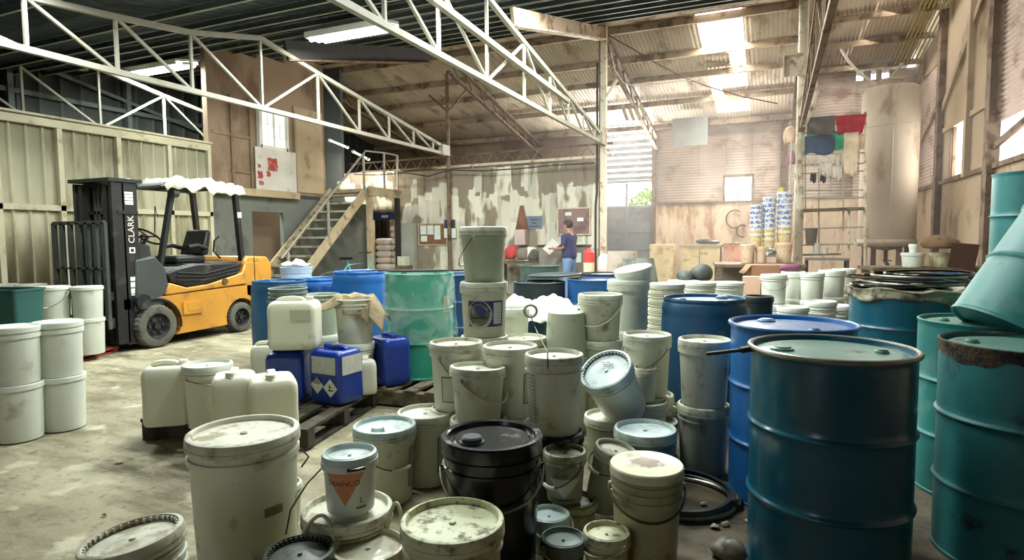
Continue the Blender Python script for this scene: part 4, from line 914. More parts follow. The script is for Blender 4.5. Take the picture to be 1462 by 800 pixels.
# gap between black bucket and ribbed bucket
BK('low cream tub under the dented pail', 821, 712, 62, z=.135, h=.135, m=YP, lm=mat('grimy_lid', (130, 124, 100), .6, 0, (84, 74, 54), .5, 6), style='collar', taper=.93, name='plastic_tub', cat='tub')
r, p, R = BK('small dented pail with a crusted rim and a printed V label', 806, 643, 62, z=.36, h=.222, m=mat('grimy_pail', (150, 152, 136), .45, 0, (90, 84, 66), .4, 7), lm=mat('crusted_lid', (190, 186, 160), .5, 0, (84, 78, 60), .55, 9), style='two', taper=.84, bail=.1, face=-.7)
a = camang(p)-r.rotation_euler.z; patch(r, R*.955, .222, .84, a-.9, a+.9, .03, .12, mat('pale_v_label', (196, 196, 182), .5), tri=True); patch(r, R*.955, .222, .84, a-.6, a+.6, .02, .03, OUTL, 'label_line')
p = atD(880, 640, 2.75); R = rad(880, 62, 2.75)
bucket('slim white bucket leaning to the right, between the dented pail and the ribbed bucket', p, R, .30, mat('grimy_white', (168, 168, 146), .45, 0, (96, 88, 66), .4, 6), LD, axis=cdir(.22, 1, .12), style='none', bail=.05, taper=.85, rz=-.6)
BK('round white lidded tub partly behind the black bucket', 784, 733, 60, z=.15, h=.15, lm=mat('pale_blue_lid', (196, 212, 212), .35, 0, (140, 146, 134), .4, 9), style='two', bail=.05, face=.5, grip=False, wire=WP, name='plastic_tub', cat='tub')
BK('small grey lidded pail at the bottom edge beside the cream pail', 804, 767, 65, z=.15, h=.15, m=GP, lm=mat('grey_lid', (120, 134, 128), .4, 0, (84, 92, 86), .3, 6), style='two', bail=.05, face=.6, grip=False, wire=YP)
BK('small cream pail with a strap handle at the bottom edge', 866, 758, 68, z=.18, h=.18, m=YP, lm=mat('speckled_cream_lid', (1, 1, 1)), style='none', bail=.03, face=-.8, grip=False, wire=YP)
# rings on the floor
def floor_ring(label, px, py, w, z, tilt=0, m=STL):
    p = atZ(px, py, z); R = rad(px, w, dep(p)); r_ = T('drum_ring', label, 'drum ring', p, (tilt, tilt*.5, 0), 'drum clamp rings on the floor')
    obj('hoop', MB().lathe([(R-.02, -.012), (R, -.014), (R+.004, 0), (R, .014), (R-.018, .013), (R-.004, 0), (R-.02, -.012)], 64), m, r_)
    obj('clasp', MB().box((R+.006, 0, 0), (.014, .1, .03)), DARKST, r_); return p, R
floor_ring('steel drum clamp ring on the floor, lower of two, beside the blue drum', 972, 706, 160, .016)
floor_ring('steel drum clamp ring on the floor, resting on the other ring', 966, 700, 156, .048, .012, DKS)
# ---------------------------------------------------------------- white bucket cluster in the middle
r, p, R = BK('white lidded bucket with a brown-and-white label on the pallet edge', 651, 488, 76, z=.74, h=.37, lm=LD, style='collar', bail=.2, face=.9)
frame_label(r, p, R, .37, .87, -.1, .55, .06, .2, mat('brown_print', (112, 88, 62), .6), mat('pale_label', (186, 182, 162), .6))
q = p-Vector((0, 0, .37)); bucket('white bucket carrying the one with the brown-and-white label', q, R, q.z, style='two', lm=LD)
r, p, R = BK('white lidded bucket with a dark framed label behind the small crooked bucket', 728, 493, 78, z=.74, h=.37, lm=LP, style='collar', taper=.9)
frame_label(r, p, R, .37, .9, .85, .3, .08, .24)
q = p-Vector((0, 0, .37)); bucket('white bucket carrying the one with the dark framed label', q, R, q.z, style='two', lm=LP)
r, p, R = BK('small white bucket with a crooked lid in front of the labelled stacks', 682, 523, 80, z=.66, h=.27, lm=LP, style='none', taper=.84, bail=.12, face=.9, lidtilt=(0, .06, 0), grip=False, wire=WP)
q = p-Vector((0, 0, .27)); bucket('short white bucket below the small crooked-lidded one', q+Vector((0, 0, 0)), R*1.02, q.z, style='two', lm=LP)
# tower
zs = []; 
for i, (lab, py, hh, kw) in enumerate((('plain grey-white bucket at the very top of the tallest tower', 323, .345, dict(style='collar', taper=.82, bail=.18, face=-2.0, m=mat('greyish_white', (176, 182, 160), .4, 0, (130, 126, 104), .15, 5))),  # slightly darker, greyer white than the other buckets
        ('white bucket with a blue-framed label, second from the top of the tallest tower', 404, .345, dict(style='collar', taper=.9)),
        ('white bucket third from the top of the tallest tower', 478, .345, dict(style='two')), ('white bucket at the foot of the tallest tower', 0, .34, dict(style='two')))):
    base = atD(690, 323, 3.8); p = Vector((base.x, base.y, 1.378-.345*i)); R = rad(690, 69, 3.8)
    r = bucket(lab, p, R, min(hh, p.z), rz=camang(p)+PI/2+kw.pop('face', 0), **kw)
    if i == 1:
        a = camang(p)-r.rotation_euler.z; Rb = R*.955
        lb = patch(r, Rb, .345, .9, a-.75, a+.95, .075, .235, mat('navy_label', (34, 48, 120), .45))
        patch(r, Rb, .345, .9, a+.42, a+.86, .09, .225, printed('label_print', (200, 206, 200), (130, 140, 135), 8), 'label_text', .0032)
        pt = lambda s_, c, o: MB().add([((Rb*.95+o)*math.cos(a-.22+s_*math.cos(t)/Rb), (Rb*.95+o)*math.sin(a-.22+s_*math.cos(t)/Rb), .15+s_*1.05*math.sin(t)) for t in [k*PI/12 for k in range(24)]], [tuple(range(24))])
        obj('label_ring', pt(.084, 0, .005), mat('pale_label', (1, 1, 1)), r); obj('label_picture', pt(.066, 0, .0065), mat('grey_picture', (98, 104, 92), .6, 0, (160, 160, 140), .4, 20), r)
        patch(r, Rb, .345, .9, a-.58, a+.12, .128, .136, SCD, 'label_band', .0085)
BK('broad lid with pale brown contents among the middle buckets', 748, 481, 64, D=4.1, h=.34, lm=LD, style='two')
q = lidat(748, 481, 64, None, 4.1)[0]; bucket('white bucket under the brown-lidded one', q-Vector((0, 0, .34)), .155, q.z-.34, style='two')
r, p, R = BK('white lidded bucket on a black one, with an upright wire handle', 791, 505, 84, z=.755, h=.375, lm=LP, style='two', taper=.9)
a = camang(p)-r.rotation_euler.z
patch(r, R*.955, .375, .9, a-1.35, a-.75, .06, .3, printed('label_print2', (176, 178, 158), (110, 112, 98), 14))
w0 = Vector((R*math.cos(a-.2), R*math.sin(a-.2), .33))
hb = obj('bail_handle', MB().tube([w0, w0+Vector((0, 0, .06))+.02*w0.normalized(), Vector((0, 0, .50))+.1*Vector((math.cos(a-1.9), math.sin(a-1.9), 0)), Vector((0, 0, .56))+.12*Vector((math.cos(a-1.9), math.sin(a-1.9), 0))], .0028, 6), WIRE, r)
e = Vector((0, 0, .575))+.12*Vector((math.cos(a-1.9), math.sin(a-1.9), 0))
obj('ring_grip', MB(Matrix.Translation(e) @ Matrix.Rotation(a, 4, 'Z') @ Matrix.Rotation(PI/2-.3, 4, 'Y')).tube([(.03*math.cos(k*PI/8), .03*math.sin(k*PI/8), 0) for k in range(16)], .007, 6, True), WP, hb)
q = p-Vector((0, 0, .375)); bucket('black bucket below the one with the upright wire handle', q, R*1.02, q.z, m=BKP, lm=BKP, style='two')
# upside-down bucket
p = atD(808, 445, 4.05); Rt = rad(808, 53, 4.05); Rr = rad(808, 62, 4.05)
r = T('plastic_bucket', 'white bucket standing upside down with its base up', 'bucket', (p.x, p.y, p.z-.37), (PI, 0, 0)); 
r.location = (p.x, p.y, p.z)
link('body', MB().lathe(body_prof(Rr, .37, Rt/Rr, 'collar'), 40).mesh('bucket_body', 30), mat('greyish_white', (1, 1, 1)), r)
bucket('white bucket hidden under the upside-down bucket', (p.x, p.y, p.z-.37), .16, p.z-.37, style='two')
r, p, R = BK('white bucket with a drooping strap handle, left of the tallest pair', 857, 420, 64, D=4.1, h=.31, style='collar', taper=.87, bail=.15, face=-.4, grip=False, wire=WP)
for k, lab in enumerate(('white lidded bucket under the strap-handled one', 'lowest white bucket below the strap-handled one')):
    q = p-Vector((0, 0, .31*(k+1))); bucket(lab, q, R*1.0, min(.31, q.z), style='two')
p = atD(903, 383, 4.5); R = rad(903, 55, 4.5)
bucket('short ribbed white bucket sitting askew on a tall pair', p, R, .13, CP, CP, axis=cdir(-.22, 1, .1), style='nest', lid='flat')
q = atD(897, 400, 4.5); R = rad(897, 61, 4.5)
for k, (lab, hh) in enumerate((('tall white bucket carrying the short askew one', .37), ('white bucket second below the short askew one', .35), ('white bucket at the foot of the pair behind the strap-handled one', .29))):
    bucket(lab, q, R, min(hh, q.z), CP, CP, style='two' if k else 'collar', taper=.94); q = q-Vector((0, 0, hh))
r, p, R = BK('white lidded bucket with a hanging handle left of the big dark blue drum', 924, 477, 70, z=.735, h=.36, style='collar', taper=.88, bail=.13, face=-.6)
q = p-Vector((0, 0, .36)); bucket('white bucket under the one with the hanging handle', q, R*1.12, q.z, style='two')
r, p, R = BK('small white pail between the leaning bucket and the handled bucket', 921, 525, 35, D=3.45, h=.19, style='collar', taper=.86)
q = p-Vector((0, 0, .19)); bucket('hidden white bucket below the small pail', q, .13, q.z, style='two')
BK('small round-lidded pail in front of the big dark blue drum', 945, 577, 51, z=.30, h=.30, m=mat('blue_grey_plastic', (108, 128, 136), .45, 0, (84, 92, 90), .2, 5), lm=YP, style='two')
BK('blue-grey bucket with a pale lid in front of the leaning bucket', 921, 611, 90, z=.37, h=.37, m=mat('blue_grey_plastic', (1, 1, 1)), lm=mat('pale_blue_lid', (1, 1, 1)), style='two')
r, p, R = BK('white bucket with a ribbed collar stacked left of the blue steel drum', 1006, 484, 77, z=.745, h=.365, lm=LP, style='collar', taper=.88)
q = p-Vector((0, 0, .365)); bucket('paint-streaked white bucket below the one left of the blue steel drum', q, R, q.z, m=mat('streaked_white', (168, 170, 158), .5, 0, (92, 92, 80), .3, 4, .1, stretch=(2, 2, .5)), lm=LD, style='two', taper=.9)
# leaning bucket with pale lid
p = atD(864, 527, 3.25); R = .148
r = bucket('white bucket leaning over so its pale blue lid faces the viewer', p, R, .33, CP, mat('pale_blue_lid', (1, 1, 1)), axis=cdir(-.42, .80, .43), style='two', teeth=True, taper=.87, rz=.4)
for k, (l0, l1) in enumerate(((-.035, .02), (-.03, .035), (-.01, .03))):
    obj('smudged_print', MB(Matrix.Translation((.02, .05-.018*k, .3225)) @ Matrix.Rotation(-.5, 4, 'Z')).bb((l0, 0, 0), ((l0+l1)/2-.003, .006, .0015)).bb(((l0+l1)/2+.003, 0, 0), (l1, .006, .0015)), OUTL, r)
q = p-cdir(-.42, .80, .43)*.33
for dx_, lab, hh in ((-.09, 'white bucket below left of the leaning one', .30), (.14, 'white bucket below right of the leaning one', .27)):
    c = Vector((q.x+math.cos(YAW)*dx_, q.y+math.sin(YAW)*dx_+.02, hh)); bucket(lab, c, .15, hh, m=mat('greyish_white', (1, 1, 1)), style='two')
# ---------------------------------------------------------------- plastic-sheet heap and the bits behind the tower
hp_ = atD(775, 470, 4.9); hp_.z = 0
drum('blue plastic drum under the crumpled white sheet', (hp_.x+.05, hp_.y+.15, .74), .26, .74, DBP, kind='plastic', bungs=False, name='plastic_drum')
def heap(a, b):
    x = (a-.5)*.78; y = (b-.5)*.66; rr = math.hypot(x/.39, y/.33)
    z = .80-.1*max(0, rr-.45)**1.2*2.6+.045*noise2(x*9, y*10)+.022*noise2(x*30+1, y*26)+.07*math.exp(-((x+.27)**2+(y+.02)**2)/.006)
    if rr > 1: z -= .12*(rr-1)
    return (hp_.x+x*math.cos(YAW)-y*math.sin(YAW), hp_.y+x*math.sin(YAW)+y*math.cos(YAW), z)
tag(obj('crumpled_sheet', MB().grid(heap, 60, 50), mat('white_film', (222, 222, 208), .3, 0, (190, 185, 165), .2, 8, .06, .2, 14), solid=.003), 'heap of crumpled white plastic sheet behind the upside-down bucket', 'plastic sheet')
BK('round white canister behind the tower', 737, 440, 38, D=4.3, h=.26, m=CP, lm=CP, style='two', name='plastic_canister', cat='canister')
q = lidat(737, 440, 38, None, 4.3)[0]; bucket('white bucket under the round canister', q-Vector((0, 0, .26)), .13, q.z-.26, style='two')
# ================================================================ JERRYCANS AND PALLETS
WOODP = mat('worn_pallet_wood', (104, 96, 76), .85, 0, (48, 42, 32), .5, 5, .15, .25, 30)
pz = .14
pallet('dark wooden pallet under the white jerrycans', (-3.31, 3.22, 0), math.radians(11.9), 1.2, 1.05)
pallet('weathered pallet under the blue jerrycans and plastic-wrapped drum', (-2.97, 4.45, 0), math.radians(5), 1.2, 1.25, WOODP)
def JC(label, px, py, ztop, rzv, m, w=.30, d=.25, h=.40, **k):
    p = atZ(px, py, ztop); p.z = ztop-h; return jerrycan(label, p, rzv, m, w, d, h, **k), p
V = YAW
def lab_on(r, w, d, y_side, z0, z1, m, name='label', x0=-.4, x1=.4, end=0):
    if end: e = end*(w/2*1.0+.0015); obj(name, MB().bb((e-.0008, x0*d, z0), (e+.0008, x1*d, z1)), m, r)
    else: e = y_side*(d/2*1.0+.0015); obj(name, MB().bb((x0*w, e-.0008, z0), (x1*w, e+.0008, z1)), m, r)
PRT = printed('faint_print', (196, 194, 168), (150, 146, 120), 6)
JC('white jerrycan at the far left end of the pallet', 241, 515, .54, V+.25, JWP, .27, .26)
BK('white lidded bucket between the white jerrycans on the pallet', 296, 519, 75, z=.535, h=.395, m=JWP, lm=CP, style='collar', taper=.86, bail=.04, face=.6, grip=False)
r, p = JC('white jerrycan with a faint label, third along the pallet', 334, 528, .54, V-1.2, JWP, .26, .24); lab_on(r, .26, .24, 1, .26, .33, PRT, x0=-.2, x1=.3, end=-1)
r, p = JC('white jerrycan with a faint label at the near right end of the pallet', 388, 531, .54, V-1.1, JWP, .27, .26); lab_on(r, .27, .26, 1, .26, .33, PRT, x0=-.2, x1=.3, end=-1)
r, p = JC('blue jerrycan with two hazard diamonds and white labels', 480, 493, .55, V+2.66, JBP, .29, .26)
LBL = printed('chemical_label', (206, 208, 200), (120, 120, 115), 10)
DIAM = mat('white_diamond', (214, 216, 208), .5); BLKI = mat('black_ink', (20, 20, 22), .6)
def diamond(mb, c, s_, e):
    return mb.add([(c[0], e, c[1]-s_), (c[0]+s_, e, c[1]), (c[0], e, c[1]+s_), (c[0]-s_, e, c[1])], [(0, 1, 2, 3)])
# long side facing the viewer
w_, d_ = .29, .26
e = d_/2+.0015
lab_on(r, w_, d_, 1, .215, .335, LBL, x0=-.38, x1=.38)
obj('hazard_diamond', diamond(MB(), (.062, .13), .062, e+.0012), DIAM, r); obj('hazard_diamond', diamond(MB(), (-.062, .12), .066, e+.0014), DIAM, r)
mb = MB()
for k in range(4): mb.bb((.03+.018*k, e+.002, .14), (.038+.018*k, e+.0026, .185))
obj('burning_symbol', mb, BLKI, r)
obj('environment_symbol', MB().bb((-.09, e+.002, .1), (-.04, e+.0026, .108)).bb((-.06, e+.002, .1), (-.053, e+.0026, .15)).bb((-.075, e+.002, .125), (-.045, e+.0026, .131)), BLKI, r)
obj('label', MB().bb((-(w_/2+.0025), -.1, .21), (-(w_/2+.001), .1, .34)), LBL, r)
p3 = atD(411, 500, 4.4)
jerrycan('blue jerrycan carrying the white jerrycan', (p3.x, p3.y, .14), V+.1, JBP, .27, .25, .385)
r = jerrycan('white jerrycan standing on top of a blue one', (p3.x+.07, p3.y+.01, .525), V+.1, JWP, .335, .26, .37); lab_on(r, .33, .26, -1, .21, .29, PRT, x0=.0, x1=.42)
r, p = JC('small white jerrycan at the far side of the pallets', 379, 488, .48, V+.1, JWP, .21, .18, .34)
JC('blue jerrycan in front of the plastic-wrapped drum', 556, 476, .55, V-.9, JBP, .29, .24)
r, p = JC('crumpled white jug beside the labelled blue jerrycan', 521, 510, .42, V+1.9, WP, .2, .16, .28, lean=.12)
# nested grey buckets, pair of white buckets with a rag
q = atD(411, 411, 5.0); R = rad(411, 54, 5.0)
for k in range(3):
    bucket(['grey bucket, innermost of the nested three behind the white jerrycan', 'grey bucket, middle of the nested three', 'grey bucket, outermost of the nested three'][k], q-Vector((0, 0, .035*k)), R, .36, GP, GP, style='nest' if k == 2 else 'two', lid=None, taper=.8, group='nested grey buckets')
zb_ = q.z-.07-.36
drum('short blue plastic drum under the nested grey buckets', (q.x, q.y, zb_), .2, zb_, DBP, kind='plastic', bungs=False, name='plastic_drum')
def pair(px, py, D, w, labs, m=WP):
    q = atD(px, py, D); R = rad(px, w, D)
    bucket(labs[0], q, R, .35, m, m, style='two', lid=None, taper=.88); z = q.z-.35
    k = 0
    while z > .15:
        bucket(labs[1+k], Vector((q.x, q.y, z)), R, min(.3, z-.02), CP, CP, style='nest'); z -= .3; k += 1
    return q, R
pair(459, 420, 5.2, 50, ['grey-white open bucket left of the rag-covered one', 'ribbed white bucket under the grey-white one', 'lower bucket under the grey-white one', 'lowest bucket there'], mat('greyish_white', (1, 1, 1)))
q, R = pair(506, 426, 4.75, 56, ['white bucket with a brown rag hanging over its rim', 'ribbed white bucket under the rag-covered one', 'lower white bucket under the rag-covered one', 'lowest white bucket there'])
def rag(a, b):
    u = (a-.5)*.62-.06; v = (b-.5)*.3; x = q.x+u*math.cos(YAW)-v*math.sin(YAW)*.9; y = q.y+u*math.sin(YAW)+v*math.cos(YAW)
    rr = math.hypot(u, v); z = q.z+.02+.014*noise2(u*22, v*24)
    if rr > R: z -= (rr-R)*(.7 if u < 0 else 1.6)
    if b < .3: z -= (.3-b)*.45*(1 if abs(u-.05) < .1 else .3)
    return (x, y, z)
tag(obj('rag', MB().grid(rag, 44, 26), mat('brown_rag', (150, 134, 104), .9, 0, (100, 86, 62), .45, 14, .12, .3, 60), solid=.006), 'dirty brown rag draped over a white bucket', 'rag')
# ================================================================ DRUMS, LEFT AND MIDDLE
def DR(label, px, py, w, z=.88, D=None, kind='steel', R=None, h=None, **k):
    p = atZ(px, py, z) if D is None else atD(px, py, D)
    return drum(label, p, R or .286, h if h else p.z, kind=kind, **k), p
DR('blue plastic drum beside the forklift rear', 399, 400, 84, .88, kind='plastic', m=DBP, lm=BLP, name='plastic_drum')
DR('bright blue plastic drum half hidden behind the one beside the forklift', 458, 397, 78, .90, D=6.9, kind='plastic', m=BLP, name='plastic_drum')
DR('bright blue plastic drum left of the plastic-wrapped drum', 515, 387, 76, D=6.5, kind='plastic', m=BLP, R=.30, name='plastic_drum')
r, pT = DR('teal drum wrapped in a clear plastic bag on the pallet', 598, 389, 96, 1.02, kind='steel', m=mat('sea_green_steel', (40, 150, 128), .45, 0, (80, 160, 140), .3, 4), lm=DKS, h=.88)
FILM = bpy.data.materials.new('clear_dusty_film'); FILM.use_nodes = True; b_ = FILM.node_tree.nodes['Principled BSDF']
b_.inputs['Base Color'].default_value = (.8, .88, .84, 1); b_.inputs['Roughness'].default_value = .3; b_.inputs['Alpha'].default_value = .27; b_.inputs['Coat Weight'].default_value = .6
_n = FILM.node_tree.nodes.new('ShaderNodeTexNoise'); _n.inputs['Scale'].default_value = 4; _n.inputs['Detail'].default_value = 7; _n.inputs['Distortion'].default_value = 1.2
_t = FILM.node_tree.nodes.new('ShaderNodeTexCoord'); FILM.node_tree.links.new(_t.outputs['Object'], _n.inputs['Vector'])
_r = FILM.node_tree.nodes.new('ShaderNodeMapRange'); _r.inputs[1].default_value = .4; _r.inputs[2].default_value = .68; _r.inputs[3].default_value = .05; _r.inputs[4].default_value = .42; FILM.node_tree.links.new(_n.outputs[0], _r.inputs[0]); FILM.node_tree.links.new(_r.outputs[0], b_.inputs['Alpha'])
_b = FILM.node_tree.nodes.new('ShaderNodeBump'); _b.inputs['Strength'].default_value = .8; _b.inputs['Distance'].default_value = .02; FILM.node_tree.links.new(_n.outputs[0], _b.inputs['Height']); FILM.node_tree.links.new(_b.outputs[0], b_.inputs['Normal'])
tag(obj('plastic_bag', MB().lathe([(.297, 0), (.303, -.1), (.306, -.25), (.31, -.4), (.316, -.52), (.32, -.58)], 96, fn=lambda r_, z_, an: (r_+.007*math.sin(an*9+z_*7)+.005*math.sin(an*23-z_*15), z_+(.035*math.sin(an*3)+.02*math.sin(an*11) if z_ < -.5 else 0))), FILM, loc=(pT.x, pT.y, pT.z+.01)), 'clear plastic bag pulled over the teal drum', 'plastic bag')
a_ = camang(pT); obj('paper_sticker', MB().grid(lambda u, v: (.291*math.cos(a_+.75+.3*u), .291*math.sin(a_+.75+.3*u), .55+.14*v), 6, 2), printed('label_print2', (1, 1, 1), (1, 1, 1)), r)
for k, (dx_, dy_) in enumerate(((-.1, .05), (.12, -.04))):
    tag(obj('steel_rod', MB().tube([(pT.x-.35+dx_, pT.y-.1+dy_, pT.z+.012), (pT.x+.3+dx_, pT.y+.1+dy_, pT.z+.012+.01*k)], .007, 6), DARKST), ['thin dark rod lying across the wrapped drum, rear one', 'thin dark rod lying across the wrapped drum, front one'][k], 'rod')
DR('dark blue steel drum between the wrapped drum and the bucket tower', 664, 391, 76, .90, kind='steel', m=mat('navy_steel', (22, 62, 98), .4, 0, (16, 30, 44), .2, 5))
DR('dark grey drum with an open rim left of the worker', 770, 402, 70, D=6.7, kind='steel', m=DKS, h=.84)
r, pL = DR('dark green drum just in front of the worker', 771, 379, 60, D=8.6, kind='steel', m=mat('dark_green_steel', (62, 78, 74), .5, 0, (40, 50, 46), .3, 5))
p = atD(792, 392, 6.9); tag(obj('loose_drum_cover', MB().lathe([(.30, -.012), (.305, 0), (.29, .006), (.27, -.004), (0, -.002)], 48), DKS, loc=(p.x, p.y, p.z), rot=(.02, -.03, 0), solid=.002), 'loose dark drum lid lying across two drums', 'drum lid')
DR('blue drum behind the white strap-handled bucket', 848, 398, 80, D=6.6, kind='steel', m=mat('mid_blue_steel', (38, 92, 152), .4, 0, (30, 50, 84), .2, 5), lm=DKS)
DR('dark teal drum behind the blue drum near the worker', 860, 390, 66, D=7.6, kind='steel', m=DKS, h=.92)
DR('big dark blue plastic drum with two bungs in the centre', 1005, 424, 119, .88, kind='plastic', m=DBP, lm=mat('blue_grey_lid', (90, 116, 140), .4, 0, (140, 140, 130), .3, 5), R=.292, name='plastic_drum', rz=.9)
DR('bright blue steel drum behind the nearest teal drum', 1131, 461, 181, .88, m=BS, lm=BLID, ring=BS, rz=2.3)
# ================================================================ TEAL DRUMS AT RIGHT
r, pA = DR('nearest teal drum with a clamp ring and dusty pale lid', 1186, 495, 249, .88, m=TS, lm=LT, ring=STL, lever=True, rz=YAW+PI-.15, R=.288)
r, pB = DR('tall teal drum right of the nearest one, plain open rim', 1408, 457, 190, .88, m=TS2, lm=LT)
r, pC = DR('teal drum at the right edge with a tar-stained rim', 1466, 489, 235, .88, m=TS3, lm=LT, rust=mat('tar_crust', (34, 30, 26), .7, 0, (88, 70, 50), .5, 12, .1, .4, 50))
r, pD = DR('upright teal drum standing on another at the right edge', 1492, 246, 160, D=4.15, m=TS3, h=.88)
drum('dusty teal drum supporting the upper upright one', (pD.x, pD.y, pD.z-.88), .286, pD.z-.88, m=TS3)
ax = cdir(.53, .84, .05); pe = atD(1382, 440, 2.8)   # lowest rim point of the leaning drum
side = Vector((math.cos(YAW), math.sin(YAW), 0)); nrm = ax.cross(Vector((math.sin(YAW), -math.cos(YAW), 0))).normalized()
perp = (side-ax*side.dot(ax)).normalized()
cen = pe+perp*.288
drum('teal drum toppled over against the others at the upper right', cen+ax*.88, .286, .88, m=TS2, lm=LT, axis=ax)
pE = atD(1291, 424, 5.0)
r = drum('wide teal drum piled with old lids and clamp rings', (pE.x, pE.y, .92), .40, .92, m=TS, R=.40) if False else None
r = drum('wide dark teal drum piled with old rings and crusted cloth', (pE.x, pE.y, .86), .40, .86, m=TS, lm=DKS)
def crust(a, b):
    an = a*2*PI; r_ = .40*(.3+.76*min(1, b*1.4)); z = .865+.02*noise2(math.cos(an)*4, math.sin(an)*4+b*3)
    if b > .72: z -= (b-.72)*.30*(1+.35*noise2(math.cos(an)*3, math.sin(an)*3)); r_ = .408+.008*noise2(math.cos(an)*9, math.sin(an)*9)
    return (pE.x+r_*math.cos(an), pE.y+r_*math.sin(an), z+.015)
tag(obj('crusted_cloth', MB().grid(crust, 80, 14), mat('crusted_cream_paint', (176, 172, 148), .8, 0, (74, 62, 46), .5, 8, .1, .5, 40), solid=.006), 'paint-crusted cream cloth over the wide teal drum', 'cloth')
RGM = [BKP, STL, DKS, mat('tar_crust', (1, 1, 1)), STL, BKP]
for k in range(6):
    rr = [.34, .36, .32, .35, .33, .31][k]; o = [(-.06, 0), (.05, .03), (.12, -.02), (-.1, -.05), (.08, -.04), (.16, .02)][k]
    r_ = T('drum_ring', ['black drum ring at the bottom of the pile on the wide drum', 'steel ring second in the pile on the wide drum', 'dark ring third in the pile on the wide drum', 'tar-coated ring fourth in the pile on the wide drum', 'shiny ring near the top of the pile on the wide drum', 'black ring at the top of the pile on the wide drum'][k], 'drum ring', (pE.x+o[0], pE.y+o[1], .905+.019*k), (.02*(k % 2), -.015+.01*(k % 3), k))
    obj('hoop', MB().lathe([(rr-.02, -.008), (rr, -.009), (rr+.004, 0), (rr, .009), (rr-.018, .008), (rr-.004, 0), (rr-.02, -.008)], 60), RGM[k], r_)
tag(obj('loose_drum_cover', MB().lathe([(.33, -.01), (.335, 0), (.32, .006), (.29, -.006), (0, -.004)], 48), BKP, loc=(pE.x-.05, pE.y+.02, .895), solid=.003), 'black drum lid among the rings on the wide drum', 'drum lid')
pF = atD(1238, 402, 5.25); 
for k in range(3):
    tag(obj('wood_lath', MB().beam((pF.x-.12+.07*k, pF.y-.1, .96+.02*k), (pF.x+.22+.05*k, pF.y+.08*k, .93+.02*k), .05, .015), WOOD), ['short pale lath on the ring pile, left one', 'short pale lath on the ring pile, middle one', 'short pale lath on the ring pile, right one'][k], 'lath')
DR('open blue plastic drum behind the ring pile', 1362, 391, 96, D=5.9, kind='plastic', m=DBP, bungs=False, lid=None, name='plastic_drum')
BK('large dark grey bucket behind the blue steel drum', 1083, 423, 44, D=5.2, h=.42, m=DKS, lm=DKS, style='none', name='metal_bucket')
q = lidat(1083, 423, 44, None, 5.2)[0]; bucket('bucket under the large dark grey one', q-Vector((0, 0, .42)), .14, q.z-.42, m=GP, style='none')
# ================================================================ LEFT STACKS
for (px, py, w, n, labs) in ((18, 466, 80, 2, ['white lidded bucket on top of the stack at the left edge', 'white lidded bucket at the foot of the stack at the left edge']), (82, 459, 74, 2, ['white lidded bucket, upper one of the pair beside the left edge stack', 'white lidded bucket, lower one of the pair beside the left edge stack'])):
    p, R = lidat(px, py, w, .755)
    for k in range(2): bucket(labs[k], p-Vector((0, 0, .375*k)), .148, min(.375, p.z-.375*k), CP, CP, style='collar' if k == 0 else 'none', taper=.92, lid='flat')
red = mat('red_pallet_paint', (150, 62, 50), .7, 0, (90, 60, 44), .4, 6)
pq = atD(80, 500, 6.75); pallet('low red wooden pallet under the rear row of white buckets', (pq.x-.02, pq.y, 0), V, .95, .75, red, h=.07)
for px, py, w, D, tag_ in ((124, 409, 49, 6.6, 'right end'), (75, 409, 54, 6.5, 'middle')):
    for k in range(2):
        p = atD(px, py, D); R = rad(px, w, D)
        bucket(('upper' if k == 0 else 'lower')+' white bucket of the pair at the '+tag_+' of the red pallet', Vector((p.x, p.y, p.z-.35*k)), R, .35 if k == 0 else p.z-.35-.07, CP, CP, style='none', taper=.92, lid='flat', bail=.16 if (k == 0 and tag_ == 'middle') else None, rz=camang(p)+PI/2-.6)
p = atD(6, 412, 5.75)
BKt = T('open_tub', 'dark teal tub at the left edge behind the white stacks', 'tub', (p.x, p.y, p.z-.36), (0, 0, V-.1))
obj('tub_body', MB().loft([rrect(.50, .3, .03, 0), rrect(.54, .34, .03, .34), rrect(.56, .36, .03, .34), rrect(.56, .36, .03, .36), rrect(.52, .32, .03, .36), rrect(.5, .3, .03, .1)]), mat('dark_teal_tub', (36, 86, 82), .45, 0, (60, 110, 100), .3, 5), BKt)
obj('tub_stand', MB().bb((-.2, -.13, -(p.z-.36)), (.2, .13, 0)), GP, BKt)
for k, px in enumerate((2, 44)):
    q = atD(px, 406, 7.3); bucket(['white lidded bucket behind the teal tub at the far left', 'white lidded bucket behind the teal tub, nearer the forklift'][k], q, .16, .35, CP, CP, style='none', lid='flat'); bucket(['lower white bucket behind the teal tub at the far left', 'lower white bucket behind the teal tub, nearer the forklift'][k], q-Vector((0, 0, .35)), .16, q.z-.35, CP, CP, style='none', lid='flat')
# ================================================================ WORKER
def skin_mesh(name, verts, edges, radii, m, parent, root=0, sub=2):
    me = bpy.data.meshes.new(name); me.from_pydata(verts, edges, []); o = bpy.data.objects.new(name, me); COL.objects.link(o)
    sk = o.modifiers.new('skin', 'SKIN'); sk.use_smooth_shade = True
    for i, rr in enumerate(radii):
        v = me.skin_vertices[0].data[i]; v.radius = rr if isinstance(rr, tuple) else (rr, rr); v.use_root = (i == root)
    sb = o.modifiers.new('sub', 'SUBSURF'); sb.levels = sb.render_levels = sub
    dg = bpy.context.evaluated_depsgraph_get(); dg.update(); m2 = bpy.data.meshes.new_from_object(o.evaluated_get(dg))
    bpy.data.objects.remove(o); m2.polygons.foreach_set('use_smooth', [True]*len(m2.polygons))
    m2.materials.clear(); return link(name, m2, m, parent)
wp = atD(813, 385, 11.9)
wk = T('person', 'worker in a dark navy t-shirt and jeans reading a sheet of paper', 'person', (wp.x, wp.y, 0), (0, 0, YAW+math.radians(55)))
